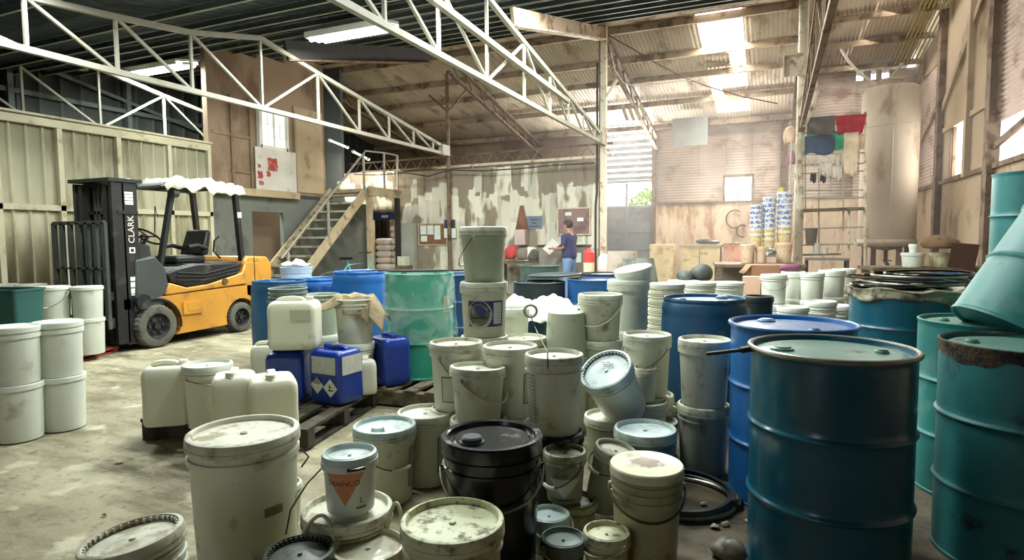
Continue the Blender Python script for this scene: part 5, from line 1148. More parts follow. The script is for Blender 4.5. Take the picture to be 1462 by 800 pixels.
SK = mat('brown_skin', (150, 104, 84), .55); NAVY = mat('navy_shirt', (44, 46, 84), .85, 0, (60, 62, 100), .2, 4); JEAN = mat('faded_jeans', (96, 122, 160), .85, 0, (130, 150, 180), .3, 5); HAIR = mat('dark_hair', (40, 34, 38), .7)
# local frame: faces +Y
V_ = [(0, 0, .92), (0, 0, 1.05), (0, .01, 1.2), (0, .0, 1.34), (0, .01, 1.42), (0, .035, 1.5), (0, .045, 1.58), (0, .13, 1.515)]
E_ = [(0, 1), (1, 2), (2, 3), (3, 4), (4, 5), (5, 6), (5, 7)]
Rr_ = [(.15, .11), (.13, .10), (.15, .105), (.10, .08), .052, (.075, .09), (.07, .082), .014]
def chain(pts, rs, start):
    j = start
    for q_, r_ in zip(pts, rs): V_.append(q_); Rr_.append(r_); E_.append((j, len(V_)-1)); j = len(V_)-1
    return j
for s_ in (-1, 1):
    hnd = chain([(s_*.17, 0, 1.33), (s_*.21, .02, 1.1), (s_*.14, .26, 1.08), (s_*.125, .3, 1.09)], [.052, .042, .03, .026], 3)
    pal = chain([(s_*.115, .34, 1.10)], [(.03, .016)], hnd)
    for f in range(4):
        fx = s_*(.115+(.5-f/3)*.04); chain([(fx, .375, 1.105-.006*f), (fx, .395, 1.095-.006*f), (fx, .4, 1.08-.004*f)], [.0085, .008, .007], pal)
    chain([(s_*.085, .33, 1.125), (s_*.075, .35, 1.13)], [.009, .008], hnd)
    chain([(s_*.09, 0, .84), (s_*.1, .02, .48), (s_*.1, -.01, .1), (s_*.1, .0, .05), (s_*.105, .12, .03)], [(.085, .09), .055, .036, .036, .03], 0)
skin_mesh('body', V_, E_, Rr_, SK, wk)
sv = [(0, 0, .84), (0, 0, 1.0), (0, .01, 1.2), (0, 0, 1.345), (0, .005, 1.405)]; se = [(0, 1), (1, 2), (2, 3), (3, 4)]; sr = [(.2, .155), (.185, .14), (.19, .135), (.125, .095), .06]
for s_ in (-1, 1):
    b0 = len(sv); sv += [(s_*.175, 0, 1.335), (s_*.2, .012, 1.2), (s_*.207, .02, 1.13)]; sr += [.066, .062, .06]; se += [(3, b0), (b0, b0+1), (b0+1, b0+2)]
skin_mesh('t_shirt', sv, se, sr, NAVY, wk)
jv = [(0, 0, 1.0), (0, 0, .86)]; je = [(0, 1)]; jr = [(.155, .118), (.15, .12)]
for s_ in (-1, 1):
    b0 = len(jv); jv += [(s_*.09, 0, .8), (s_*.1, .02, .48), (s_*.1, -.01, .09)]; jr += [(.098, .1), .075, .062]; je += [(1, b0), (b0, b0+1), (b0+1, b0+2)]
skin_mesh('jeans', jv, je, jr, JEAN, wk)
obj('hair', MB().lathe([(0, .085), (.04, .078), (.07, .05), (.083, .01), (.08, -.03), (.07, -.06), (.05, -.065)], 20, Matrix.Translation((0, .022, 1.575)) @ Matrix.Scale(1.18, 4, (0, 1, 0)), fn=lambda r_, z_, an: (r_*(1+.03*math.sin(an*7)), z_ if math.sin(an) < .3 else max(z_, .015))), HAIR, wk, solid=.01)
for s_ in (-1, 1):
    obj('ear', MB().lathe([(0, -.012), (.016, -.006), (.02, .004), (0, .008)], 10, Matrix.Translation((s_*.08, .03, 1.53)) @ Matrix.Rotation(s_*PI/2, 4, 'Y')), SK, wk)
    obj('shoe', MB().loft([[(s_*.1+x, .06+y*1.0, z) for x, y, z in rrect(.1, .27, .045, zz)] for zz in (0, .05)]+[[(s_*.1+x*.8, .03+y*.7, z) for x, y, z in rrect(.1, .27, .045, .09)]]), BKP, wk)
    obj('eye', MB().lathe([(0, -.006), (.007, 0), (0, .006)], 8, Matrix.Translation((s_*.03, .128, 1.555))), BKP, wk)
obj('mouth', MB().bb((-.022, .122, 1.478), (.022, .13, 1.484)), mat('lips', (120, 70, 64), .5), wk)
pp = wk.matrix_basis @ Vector((0, .42, 1.13))
tag(obj('paper_sheet', MB().box((0, 0, 0), (.21, .003, .29)), mat('white_paper', (236, 232, 226), .6), loc=pp, rot=(math.radians(25), math.radians(38), YAW+.5)), 'white sheet of paper held by the worker', 'paper')

# ================================================================ THINGS ON AND BEFORE THE PATCHED WALL
def flat(name, label, cat, x0, y0, x1, y1, Y, m, th=.02, group=None, frame=None):
    a = atY(x0, y0, Y); b = atY(x1, y1, Y)
    r = obj(name, MB().bb((a.x, Y-th, b.z), (b.x, Y, a.z)), m)
    tag(r, label, cat, group)
    if frame: 
        w_ = .03; mb = MB().bb((a.x-w_, Y-th-.01, b.z-w_), (a.x, Y, a.z+w_)).bb((b.x, Y-th-.01, b.z-w_), (b.x+w_, Y, a.z+w_)).bb((a.x, Y-th-.01, a.z), (b.x, Y, a.z+w_)).bb((a.x, Y-th-.01, b.z-w_), (b.x, Y, b.z)); obj('frame', mb, frame, r)
    return r, a, b
W_ = 12.9
PAP = mat('pale_paper', (214, 222, 212), .6)
flat('notice_board', 'brown cork notice board on the patched wall right of the grey cabinet', 'notice board', 599, 321, 638, 349, W_, mat('cork', (122, 88, 58), .85, 0, (96, 66, 42), .3, 9), .02, None, mat('beige_frame', (176, 160, 130), .6))
for i, (a, b, c, d) in enumerate(((600, 322, 609, 335), (610, 322, 619, 335), (620, 322, 629, 342), (601, 337, 610, 345))):
    flat('notice_sheet', ['upper left paper on the cork board', 'upper middle paper on the cork board', 'long right paper on the cork board', 'small lower left paper on the cork board'][i], 'paper', a, b, c, d, W_-.021, PAP, .003, 'papers on the cork board')
flat('wall_calendar', 'dark-topped calendar hanging beside the slim column', 'calendar', 634, 314, 651, 340, W_-.06, PAP, .01)
flat('calendar_picture', 'dark purple picture at the head of the calendar', 'picture', 634, 314, 650, 326, W_-.071, mat('purple_print', (58, 46, 70), .5), .004)
r, a, b = flat('wall_sign', 'small blue-grey notice sign on the patched wall', 'sign', 752, 309, 774, 327, W_, mat('sign_blue_grey', (104, 120, 140), .5), .02)
for z_, wd in ((.72, .5), (.45, .3), (.2, .7)):
    zc = b.z+(a.z-b.z)*z_; xc = (a.x+b.x)/2; hw = (b.x-a.x)*wd/2; obj('lettering', MB().bb((xc-hw, W_-.024, zc-.012), (xc+hw, W_-.02, zc+.012)), mat('dark_sign_ink', (40, 48, 60), .6), r)
flat('display_board', 'worn brown board with peeling edges behind the worker', 'board', 798, 299, 842, 334, W_, mat('worn_brown_board', (138, 112, 106), .8, 0, (104, 80, 76), .4, 3), .03, None, mat('peeling_frame', (206, 188, 164), .7, 0, (150, 120, 96), .4, 12))
for i, (x, y) in enumerate(((807, 303), (824, 311))): flat('notice_sheet', ['torn white note at the upper left of the worn board', 'torn white note at the middle of the worn board'][i], 'paper', x, y, x+9, y+5, W_-.031, PAP, .003)
r, a, b = flat('metal_cabinet', 'pale grey metal cabinet between the store doorway and the cork board', 'cabinet', 568, 319, 596, 385, W_-.05, mat('pale_grey_cabinet', (162, 164, 150), .5, 0, (130, 128, 112), .25, 3), .15)
obj('cabinet_door', MB().bb((a.x+.02, W_-.22, b.z), (a.x+.24, W_-.2, a.z-.5)), mat('pale_blue_door', (170, 178, 172), .5), r); obj('hinge', MB().bb((a.x-.01, W_-.22, a.z-.7), (a.x+.02, W_-.2, a.z-.62)), DARKST, r)
r, a, b = flat('white_box', 'small white box in front of the grey cabinet', 'box', 574, 366, 585, 379, 12.3, WP, .2)
tag(obj('low_crate', MB().bb((a.x-.05, 12.05, 0), (b.x+.05, 12.35, b.z)), WOOD), 'low wooden crate under the small white box', 'crate')
r, a, b = flat('blue_sign', 'dark blue sign over the store doorway', 'sign', 529, 304, 567, 314, W_-.05, mat('dark_blue_sign', (40, 52, 92), .5), .03)
obj('lettering', MB().bb((a.x+.36, W_-.084, b.z+.06), (a.x+.56, W_-.08, b.z+.12)), WP, r)
# sacks inside the doorway
SACK = mat('cream_sack', (226, 212, 196), .8, 0, (190, 170, 150), .3, 8, .08, .2, 30)
def sack(p, rz, label, m=SACK, s_=1.0, grp='sacks stacked in the store doorway'):
    mb = MB().loft([rrect(.40*s_, .30*s_, .1, 0), rrect(.5*s_, .36*s_, .12, .05), rrect(.52*s_, .38*s_, .13, .1), rrect(.46*s_, .34*s_, .12, .15), rrect(.3*s_, .22*s_, .08, .165)])
    return tag(obj('filled_sack', mb, m, None, p, (0, 0, rz), ang=60), label, 'sack', grp)
cnt = 0
for cx_, lay, yy in ((-9.42, 8, 13.3), (-9.0, 11, 13.35), (-9.2, 4, 13.0)):
    for k in range(lay): sack((cx_, yy, .165*k), .1*((k*7) % 3-1)+(PI/2 if cx_ > -9.1 else 0), 'cream sack in the piles filling the store doorway'); cnt += 1
a = atY(545, 322, 13.9); tag(obj('carton', MB().bb((-9.5, 13.8, 1.1), (-9.05, 14.2, 1.5)), mat('brown_card', (128, 100, 66), .8)), 'brown carton deep in the store doorway', 'carton')
tag(obj('rack_shelf', MB().bb((-9.6, 13.7, 1.02), (-8.8, 14.4, 1.09)).bb((-9.6, 13.7, 0), (-9.54, 13.76, 1.1)).bb((-8.86, 13.7, 0), (-8.8, 13.76, 1.1)), WOOD), 'wooden shelf deep in the store doorway', 'shelf')
bl = T('added_store_lamp', 'small round lamp added to brighten the store doorway', 'lamp', (-9.2, 14.0, 2.6)); obj('globe', MB().lathe([(0, -.06), (.05, -.04), (.06, 0), (.03, .06), (0, .07)], 16), TUBE, bl); obj('cord', MB().tube([(0, 0, .06), (0, 0, 2.0)], .006, 6), DARKST, bl)  # added lamp, put in to lift the sacks
area('added_store_glow', (-9.2, 13.9, 2.45), (math.radians(-20), 0, 0), .3, .3, 40, (1, .95, .88))  # added light below the globe, aimed at the sacks
# splattered board on the tan room, pail on the landing
ya_, yb_ = 9.17, 10.29
r = tag(obj('splattered_board', MB().bb((XL+.04, ya_, 2.33), (XL+.06, yb_, 3.18)), mat('white_board', (212, 206, 196), .6, 0, (180, 170, 156), .25, 3)), 'white board with red paint squares on the tan room wall', 'board')
for (y_, z_, w2, h2) in ((9.62, 2.86, .26, .26), (9.28, 2.62, .13, .15), (9.3, 2.46, .12, .08), (9.5, 2.66, .1, .11), (9.26, 2.8, .07, .07)):
    mb = MB().grid(lambda u, v: (XL+.0615, y_-w2/2+w2*u+.012*noise2(v*9, 2)*(1 if u in (0, 1) else 0)*2, z_-h2/2+h2*v+(.02*noise2(u*11, 5) if v in (0, 1) else 0)), 10, 10); obj('red_paint_patch', mb, mat('red_brushwork', (168, 62, 54), .6, 0, (206, 150, 136), .4, 12), r)
p = atY(488, 261, 12.1)
bucket('small white pail on the stair landing', (p.x, p.y, 2.46+.26), .11, .26, WP, WP, style='two')
# under and beside the stairs: blue drums, sacks on a drum
for i, (px, py, h_, m_) in enumerate(((462, 306, .9, DBP), (461, 353, .9, WP))):
    p = atY(px, py, 12.2)
    if i == 0: drum('dark blue drum standing high beside the stair post', (p.x, p.y, p.z), .2, .78, DBP, kind='plastic', bungs=False, name='plastic_drum'); p0 = p
drum('white-banded blue drum below the dark one beside the stair post', (p0.x, p0.y, p0.z-.78), .2, p0.z-.78, BLP, kind='plastic', bungs=False, name='plastic_drum')
tag(obj('white_band', MB().lathe([(.2045, 0), (.2065, .01), (.2065, .21), (.2045, .22)], 30), WP, loc=(p0.x, p0.y, p0.z-1.06)), 'white wrap around the lower drum by the stairs', 'wrap')
q = atD(423, 381, 8.0); r = bucket('pale blue bucket heaped with white film on the blue drums', q, .2, .26, mat('pale_blue_tub', (176, 196, 222), .4, 0, (150, 166, 190), .3, 5), None, style='nest', lid=None, taper=.92)
def film(a, b):
    an = a*2*PI; rr = .19*b; return (q.x+rr*math.cos(an), q.y+rr*math.sin(an), q.z+.03+.05*(1-b)+.05*noise2(math.cos(an)*b*3, math.sin(an)*b*3)*(1-b*.6))
tag(obj('film_heap', MB().grid(film, 30, 10), mat('white_film', (1, 1, 1)), solid=.003), 'white film heaped in the pale blue bucket', 'plastic film')
drum('blue drum carrying the pale blue bucket', (q.x, q.y, q.z-.26), .27, q.z-.26, BLP, kind='plastic', bungs=False, name='plastic_drum')
# bicycle behind the blue drums
bp = atD(520, 380, 12.0); bk = T('bicycle', 'old bicycle parked in front of the partition near the stairs', 'bicycle', (bp.x-.2, bp.y, 0), (0, 0, YAW+.5))
for x, nm in ((-.5, 'rear_wheel'), (.5, 'front_wheel')):
    wh = obj(nm, MB().tube([(x+.32*math.cos(a_*PI/16), 0, .34+.32*math.sin(a_*PI/16)) for a_ in range(32)], .018, 6, True), RUB, bk)
    mb = MB()
    for a_ in range(10): mb.tube([(x, 0, .34), (x+.31*math.cos(a_*PI/5), 0, .34+.31*math.sin(a_*PI/5))], .002, 4)
    obj('spokes', mb, WIRE, wh)
PT = mat('turquoise_frame', (90, 160, 160), .4)
obj('frame', MB().tube([(-.5, 0, .34), (-.15, 0, .8), (.32, 0, .84), (.0, 0, .34), (-.5, 0, .34)], .016, 8).tube([(0, 0, .34), (-.15, 0, .8), (-.17, 0, .9)], .016, 8).tube([(.5, 0, .34), (.32, 0, .84), (.28, 0, 1.0)], .016, 8), PT, bk)
obj('handlebar', MB().tube([(.12, -.26, 1.02), (.26, -.2, 1.05), (.28, 0, 1.03), (.26, .2, 1.05), (.12, .26, 1.02)], .014, 8), DARKST, bk)
obj('saddle', MB().loft([rrect(.26, .14, .05, .9), rrect(.26, .14, .05, .95)], Matrix.Translation((-.2, 0, 0))), BKP, bk)
# cluttered bench left of the worker
bn = atD(735, 372, 12.2); bt = T('work_bench', 'low cluttered bench against the patched wall left of the worker', 'bench', (bn.x, 12.35, 0))
obj('bench_top', MB().bb((-.9, -.35, .74), (.22, .35, .78)), WOOD, bt)
for x in (-.85, .17):
    for y in (-.3, .3): obj('leg', MB().bb((x-.03, y-.03, 0), (x+.03, y+.03, .74)), WOOD, bt)
def lump(name, label, cat, c, s_, m, seed, grp=None):
    rnd = random.Random(seed); ph = rnd.uniform(0, 9)
    def f(a, b):
        th = a*2*PI; fi = b*PI; k = 1+.22*noise2(math.cos(th)*1.1*math.sin(fi)+ph, math.sin(th)*1.1*math.sin(fi)+math.cos(fi))
        return (s_[0]*math.sin(fi)*math.cos(th)*k, s_[1]*math.sin(fi)*math.sin(th)*k, max(-s_[2]*.55, s_[2]*math.cos(fi)*k))
    return tag(obj(name, MB().grid(f, 24, 12), m, None, c, ang=60), label, cat, grp)
cols = [(214, 150, 138), (222, 196, 180), (178, 56, 58), (196, 190, 176), (120, 108, 96), (230, 214, 200), (84, 82, 74), (214, 170, 150)]
labs = ['salmon cloth bundle on the bench', 'cream cloth bundle on the bench', 'red cloth bundle on the bench', 'pale sack on the bench', 'brown bag on the bench', 'white cloth bundle on the bench end', 'dark bag on the bench right end', 'pink bag on the bench']
for i in range(8):
    lump('cloth_bundle', labs[i], 'bundle', (bn.x-.78+.135*i, 12.25+.1*(i % 2), .9+.03*(i % 3)), (.15, .14, .15+.02*(i % 3)), mat('bundle_%d' % i, cols[i], .85, 0, tuple(int(c*.7) for c in cols[i]), .3, 9), i)
p = atY(745, 350, 12.8)
tag(obj('wall_box', MB().bb((p.x-.14, 12.7, 1.15), (p.x+.12, 12.88, 1.5)), mat('pale_pink_box', (196, 174, 166), .7)), 'pale box against the patched wall above the bench', 'box')
tag(obj('rusty_sheet', MB().add([(p.x-.18, 12.86, 1.5), (p.x+.14, 12.86, 1.5), (p.x+.02, 12.86, 2.05), (p.x-.06, 12.86, 2.05)], [(0, 1, 2, 3)]), mat('rusty_brown_cloth', (134, 88, 66), .8), solid=.02), 'rust-brown triangular scrap leaning above the pale box', 'scrap')
# trolley in front of worker's board
p = atD(806, 352, 12.6)
tr = T('steel_bin', 'grey steel bin with tube rim that the worker stands at', 'bin', (p.x, p.y, 0), (0, 0, YAW*.2))
obj('bin_body', MB().loft([rrect(.9, .5, .04, 0), rrect(1.0, .6, .04, 1.12)]), mat('grey_bin', (120, 112, 104), .6, 0, (90, 80, 74), .3, 3), tr)
obj('rim_tube', MB().tube([(x, y, 1.14) for x, y, z in rrect(1.02, .62, .06, 0)], .02, 6, True), DARKST, tr); obj('bin_label', MB().bb((.25, -.31, .8), (.42, -.305, 1.0)), PAP, tr)
# red canister
p = atD(841, 372, 10.8)
cn = T('red_canister', 'red and cream canister right of the worker', 'canister', (p.x, p.y, .66)); obj('body', MB().lathe([(0, 0), (.1, 0), (.1, .2), (0, .2)], 20), mat('cream_can', (214, 196, 160), .5), cn); obj('red_top', MB().lathe([(.1, .2), (.1, .38), (.06, .42), (.03, .46), (0, .46)], 20), mat('red_can', (196, 56, 56), .5), cn)
tag(obj('crate_stand', MB().bb((p.x-.3, p.y-.2, 0), (p.x+.4, p.y+.3, .66)), WOOD), 'plain wooden crate under the red canister', 'crate')
lump('plastic_bag', 'pink and white bag beside the red canister', 'bag', (p.x+.28, p.y+.03, .78), (.16, .15, .22), mat('pink_bag', (224, 186, 180), .7, 0, (236, 226, 220), .4, 9), 44)
# ================================================================ RIGHT BACK AREA
pb = lambda px, py, Y: atY(px, py, Y)
# panels leaning near opening
p = atD(895, 378, 9.0); tag(obj('plywood_board', MB().add([(-.35, 0, 0), (.3, 0, 0), (.2, .25, 1.1), (-.25, .25, 1.1)], [(0, 1, 2, 3)]), mat('brown_grey_panel', (128, 116, 104), .7, 0, (96, 84, 72), .4, 4), loc=(p.x, p.y, 0), rot=(0, 0, YAW), solid=.02), 'brown-grey panel leaning behind the white bucket tower', 'panel')
p = atD(925, 385, 8.0); tag(obj('painted_board', MB().add([(-.25, 0, 0), (.28, 0, 0), (.12, .2, 1.02), (-.3, .2, 1.02)], [(0, 1, 2, 3)]), mat('dark_green_grey', (88, 92, 82), .7, 0, (60, 62, 54), .4, 4), loc=(p.x, p.y, 0), rot=(0, 0, YAW), solid=.03), 'dark greenish board leaning right of the askew bucket', 'board')
# long low cabinets by the back wall
CABM = mat('cream_low_cabinet', (226, 210, 168), .6, 0, (170, 140, 100), .35, 5)
r = T('low_cabinet', 'cream low cabinet against the stained back wall', 'cabinet', atY(1000, 380, 18.0)); r.location.z = 0
obj('carcass', MB().bb((-.5, -.3, 0), (.55, .3, 1.02)), CABM, r); obj('cabinet_top', MB().bb((-.55, -.34, 1.02), (.6, .34, 1.08)), TRD, r); obj('door_seam', MB().bb((.0, -.31, .05), (.012, -.3, 1.0)), DARKST, r)
r = T('red_cabinet', 'faded pink and red cabinet right of the cream one', 'cabinet', atY(1049, 380, 18.0)); r.location.z = 0
obj('carcass', MB().bb((-.28, -.3, 0), (.28, .3, 1.1)), mat('faded_pink', (220, 170, 146), .6, 0, (190, 96, 78), .4, 5), r); obj('cabinet_top', MB().bb((-.3, -.32, 1.1), (.3, .32, 1.14)), TRD, r)
r = tag(obj('cream_box', MB().bb((-.3, -.3, 0), (.35, .3, 1.1)), CABM), 'tall cream box at the left end of the stained back wall', 'box'); r.location = atY(945, 380, 17.6); r.location.z = 0
lump('metal_scrap', 'pile of wire scrap on the cream low cabinet', 'scrap', (atY(1010, 352, 18).x, 18.0, 1.15), (.35, .2, .09), DKS, 9)
lump('black_bag', 'small dark lump left of the bigger one behind the ribbed buckets', 'bag', tuple(atD(978, 396, 7.4)), (.11, .12, .09), mat('dark_bag', (66, 70, 66), .6), 12)
lump('black_bag', 'dark crumpled bag on the white buckets behind the big blue drum', 'bag', tuple(atD(1003, 392, 7.4)), (.13, .13, .13), mat('dark_bag', (66, 70, 66), .6), 15)
# rings hung on back wall
for i, (px, py, s2) in enumerate(((1049, 313, .24), (1060, 330, .16))):
    p = atY(px, py, 18.98); tag(obj('hanging_hose', MB(Matrix.Translation(p)).tube([(s2*math.cos(t), 0, s2*1.1*math.sin(t)) for t in [PI*.3+k*.22 for k in range(20)]], .02, 6).tube([(0, 0, s2*1.1), (0, .12, s2*1.1)], .012, 6), TRB), ['coiled brown hose hung on the stained back wall, upper', 'coiled brown hose hung on the stained back wall, lower'][i], 'hose')
# bench with blue-labelled bucket stacks
tbp = atD(1105, 377, 10.2); TZ = .86
tb_ = T('long_bench', 'long wooden bench carrying the blue-labelled bucket stacks', 'bench', (tbp.x, tbp.y, 0), (0, 0, YAW*.3))
TZ = tbp.z
obj('bench_top', MB().bb((-.95, -.3, TZ-.05), (.45, .9, TZ)), TRB, tb_)
for x in (-.88, .39):
    for y in (-.25, .85): obj('leg', MB().bb((x-.04, y-.04, 0), (x+.04, y+.04, TZ-.05)), WOOD, tb_)
obj('back_board', MB().bb((-.9, .3, .05), (.4, .34, TZ-.05)), mat('grey_board', (134, 130, 124), .7), tb_)
BLB = mat('blue_white_print', (104, 124, 190), .45, 0, (222, 220, 226), .6, 22, .05, sharp=.04); YLB = mat('yellow_white_print', (214, 204, 172), .45, 0, (206, 170, 70), .5, 20, .05, sharp=.04)
PKB = mat('cream_bucket_back', (226, 196, 166), .5, 0, (200, 166, 136), .3, 5)
for ci, (px, ybase, ytop, n_) in enumerate(((1079, 350, 293, 7), (1097, 356, 282, 9), (1119, 346, 275, 8))):
    base = atD(px, ybase, 10.9); top = atD(px, ytop, 10.9); R = rad(px, [19, 19, 23][ci], 10.9); st_ = (top.z-base.z-.2)/(n_-1)
    for k in range(n_):
        lo_ = k < 2 and ci != 1 or (ci == 1 and k < 3)
        c_ = Vector((base.x, base.y, base.z+.2+st_*k))
        bucket('blue-printed bucket in the '+['left', 'middle', 'right'][ci]+' nested stack of the three on the long bench', c_, R, .24, YLB if lo_ else BLB, CP, style='collar', lid='flat', taper=.86, seg=20, group=['left', 'middle', 'right'][ci]+' nested blue-printed stack')
for i, (px, py, w) in enumerate(((1068, 349, 22), (1087, 353, 18), (1119, 347, 26))):
    D_ = 10.6; q = atD(px, py, D_); R = rad(px, w, D_); hh = q.z-TZ
    bucket(['cream bucket on the bench under the left blue stack', 'cream bucket on the bench under the middle blue stack', 'cream ribbed bucket on the bench under the right blue stack'][i], q, R, hh, PKB, PKB, style='nest', seg=24)
for ci, (px, ybase) in enumerate(((1079, 350), (1097, 356), (1119, 346))):
    pass
tag(obj('yellow_tin', MB().lathe([(0, 0), (.05, 0), (.05, .1), (0, .1)], 14), mat('yellow_green_tin', (200, 200, 90), .5), loc=tuple(atD(1115, 276, 10.9))), 'yellow-green tin on top of the right blue stack', 'tin')
lump('patterned_bag', 'black and white bag between the cream buckets on the bench', 'bag', tuple(atD(1102, 362, 10.4)), (.09, .09, .1), mat('black_white_bag', (220, 210, 200), .6, 0, (40, 36, 40), .6, 20, sharp=.03), 21)
# cardboard boxes under/before the bench
p = atD(1098, 378, 8.3); CARD = mat('cardboard', (160, 122, 92), .8, 0, (130, 96, 70), .25, 4)
bx_ = T('cardboard_box', 'large brown cardboard box behind the white bucket rows', 'box', (p.x, p.y, 0), (0, 0, YAW*.5))
zt = p.z
obj('carton_body', MB().bb((-.26, -.2, zt-.5), (.26, .2, zt)), CARD, bx_); obj('flap', MB().add([(-.26, -.2, zt), (-.26, .2, zt), (-.36, .2, zt-.12), (-.36, -.2, zt-.12)], [(0, 1, 2, 3)]), CARD, bx_, solid=.006)
obj('lower_carton_side', MB().bb((-.24, -.18, 0), (.24, .18, zt-.5)), CARD, bx_)
p = atD(1072, 395, 8.0); tag(obj('pink_box', MB().bb((p.x-.1, p.y-.1, 0), (p.x+.12, p.y+.15, p.z)), mat('pinkish_card', (206, 168, 144), .7)), 'pinkish narrow box left of the large cardboard box', 'box')
lump('purple_cloth', 'purple cloth on the white buckets beside the thick column', 'cloth', tuple(atD(1126, 383, 7.6)), (.12, .1, .05), mat('purple_cloth', (120, 64, 96), .8), 31)
# rows of white buckets, mid right
rows = [(1105, 392, 39, 7.2, 'handled white bucket at the left of the mid-right rows'), (1133, 388, 36, 7.5, 'white bucket beside the purple cloth'), (1160, 390, 36, 7.3, 'plain white bucket behind the blue steel drum'), (1188, 386, 40, 7.6, 'white bucket left of the wide teal drum'), (1205, 384, 36, 8.0, 'white bucket just behind the wide teal drum')]
for i, (px, py, w, D_, lab) in enumerate(rows):
    q = atD(px, py, D_); R = rad(px, w, D_)
    bucket(lab, q, R, .34, CP, CP, style='collar' if i % 2 else 'two', taper=.92, bail=.12 if i in (0,) else None, rz=camang(q)+PI/2+.1, grip=False)
    q2 = q-Vector((0, 0, .34)); hh = min(.34, q2.z)
    fx = {0: (q2+Vector((.03, -.12, 0)))}.get(i, q2)
    bucket(['bluish-white bucket at the foot of the left end of the mid-right rows', 'lower white bucket of the pair by the purple cloth', 'lower white bucket of the pair behind the blue steel drum', 'lower white bucket of the pair left of the wide teal drum', 'lower white bucket of the pair just behind the wide teal drum'][i], fx, R*.96, fx.z, mat('bluish_white', (196, 206, 204), .45, 0, (130, 140, 140), .25, 5) if i == 0 else CP, CP, style='two', bail=.13 if i in (2, 4) else None, rz=camang(q)+PI/2, grip=False)
for i, (px, py, D_) in enumerate(((1172, 430, 6.3), (1132, 438, 6.2), (1196, 436, 6.6))):
    q = atD(px, py, D_); bucket(['short white bucket with wire handle in front of the plain white bucket', 'wide white lid low behind the blue steel drum', 'cream bucket low behind the wide teal drum'][i], q, .155, q.z, CP, CP, style='two', bail=.16 if i == 0 else None, rz=camang(q)+PI/2, grip=False)
# nested ribbed white stack left of the big dark blue drum
q = atD(952, 405, 5.3); R = rad(952, 52, 5.3)
for k in range(8):
    z_ = q.z-.075*k
    bucket('ribbed white bucket nested in the tall stack left of the big dark blue drum', Vector((q.x, q.y, z_)), R, .34 if z_ > .36 else z_, mat('stack_white', (206, 204, 180), .4, 0, (150, 140, 110), .2, 5), CP, style='nest', lid=None if k else 'flat', taper=.84, group='nested ribbed white stack')
for i, (px, py, D_) in enumerate(((1000, 403, 6.6), (1040, 403, 6.8), (976, 401, 7.2))):
    q = atD(px, py, D_); R = rad(px, 46, D_)
    for k in range(2): bucket([['upper', 'lower'][k]+' white bucket '+['behind the big dark blue drum, middle of three', 'behind the big dark blue drum, right of three', 'behind the big dark blue drum, left of three'][i]][0], q-Vector((0, 0, .4*k)), R, .4 if k == 0 else q.z-.4, CP, CP, style='two', lid='flat')
# ================================================================ TANK
TK = mat('dusty_concrete_tank', (172, 160, 142), .8, 0, (128, 112, 92), .35, 2.2, .12, .12, 12, stretch=(1, 1, .5))
tp = atD(1265, 345, 13.2); ttop = atD(1265, 128, 13.2).z; tbt = tp.z
tk = T('storage_tank', 'tall dusty cylindrical tank on legs beside the side wall', 'tank', (tp.x, tp.y, tbt))
TR = rad(1265, 84, 13.2); TH = ttop-tbt
obj('tank_body', MB().lathe([(0, -.2), (TR*.5, -.16), (TR*.98, .0), (TR, .04), (TR, TH-.25), (TR*.99, TH-.12), (TR*.9, TH-.03), (TR*.6, TH), (0, TH+.02)], 48), TK, tk)
obj('manhole', MB().lathe([(TR*.35, 0), (TR*.36, .12), (TR*.42, .13), (TR*.42, .17), (0, .2)], 24, Matrix.Translation((0, -.05, TH-.02))), TK, tk)
obj('seam', MB().tube([(TR*math.cos(k*PI/24), TR*math.sin(k*PI/24), TH*.74) for k in range(48)], .012, 6, True), TK, tk)
obj('sight_tube', MB().tube([(TR*1.0*math.cos(camang(tp)+.1), TR*math.sin(camang(tp)+.1), .3), (TR*1.0*math.cos(camang(tp)+.1), TR*math.sin(camang(tp)+.1), TH*.72)], .012, 6), TK, tk)
for a_ in (.4, 1.97, 3.54, 5.11): obj('leg', MB().bb((TR*.85*math.cos(a_)-.05, TR*.85*math.sin(a_)-.05, -tbt), (TR*.85*math.cos(a_)+.05, TR*.85*math.sin(a_)+.05, .15)), TRB, tk)
obj('valve', MB().tube([(0, 0, -.15), (0, 0, -.45), (0, -.3, -.5)], .04, 8).lathe([(.0, 0), (.09, 0), (.09, .02), (0, .02)], 12, Matrix.Translation((0, -.2, -.42))), DARKST, tk)
obj('skirt', MB().lathe([(TR*1.02, -.1), (TR*1.03, .05)], 40), TK, tk, solid=.02)
hp1 = [atD(*c) for c in ((1200, 70, 12.5), (1212, 88, 12.7), (1228, 106, 12.9), (1250, 120, 13.1))]
tag(obj('pale_hose', MB().tube(hp1, .022, 8), WP), 'pale hose curving down into the tank top', 'hose')
hp1 = [atD(*c) for c in ((1268, 118, 13.1), (1278, 104, 13.0), (1289, 90, 12.9))]
tag(obj('pale_pipe', MB().tube(hp1, .03, 8), TRU), 'short pale pipe rising from the tank top', 'pipe')
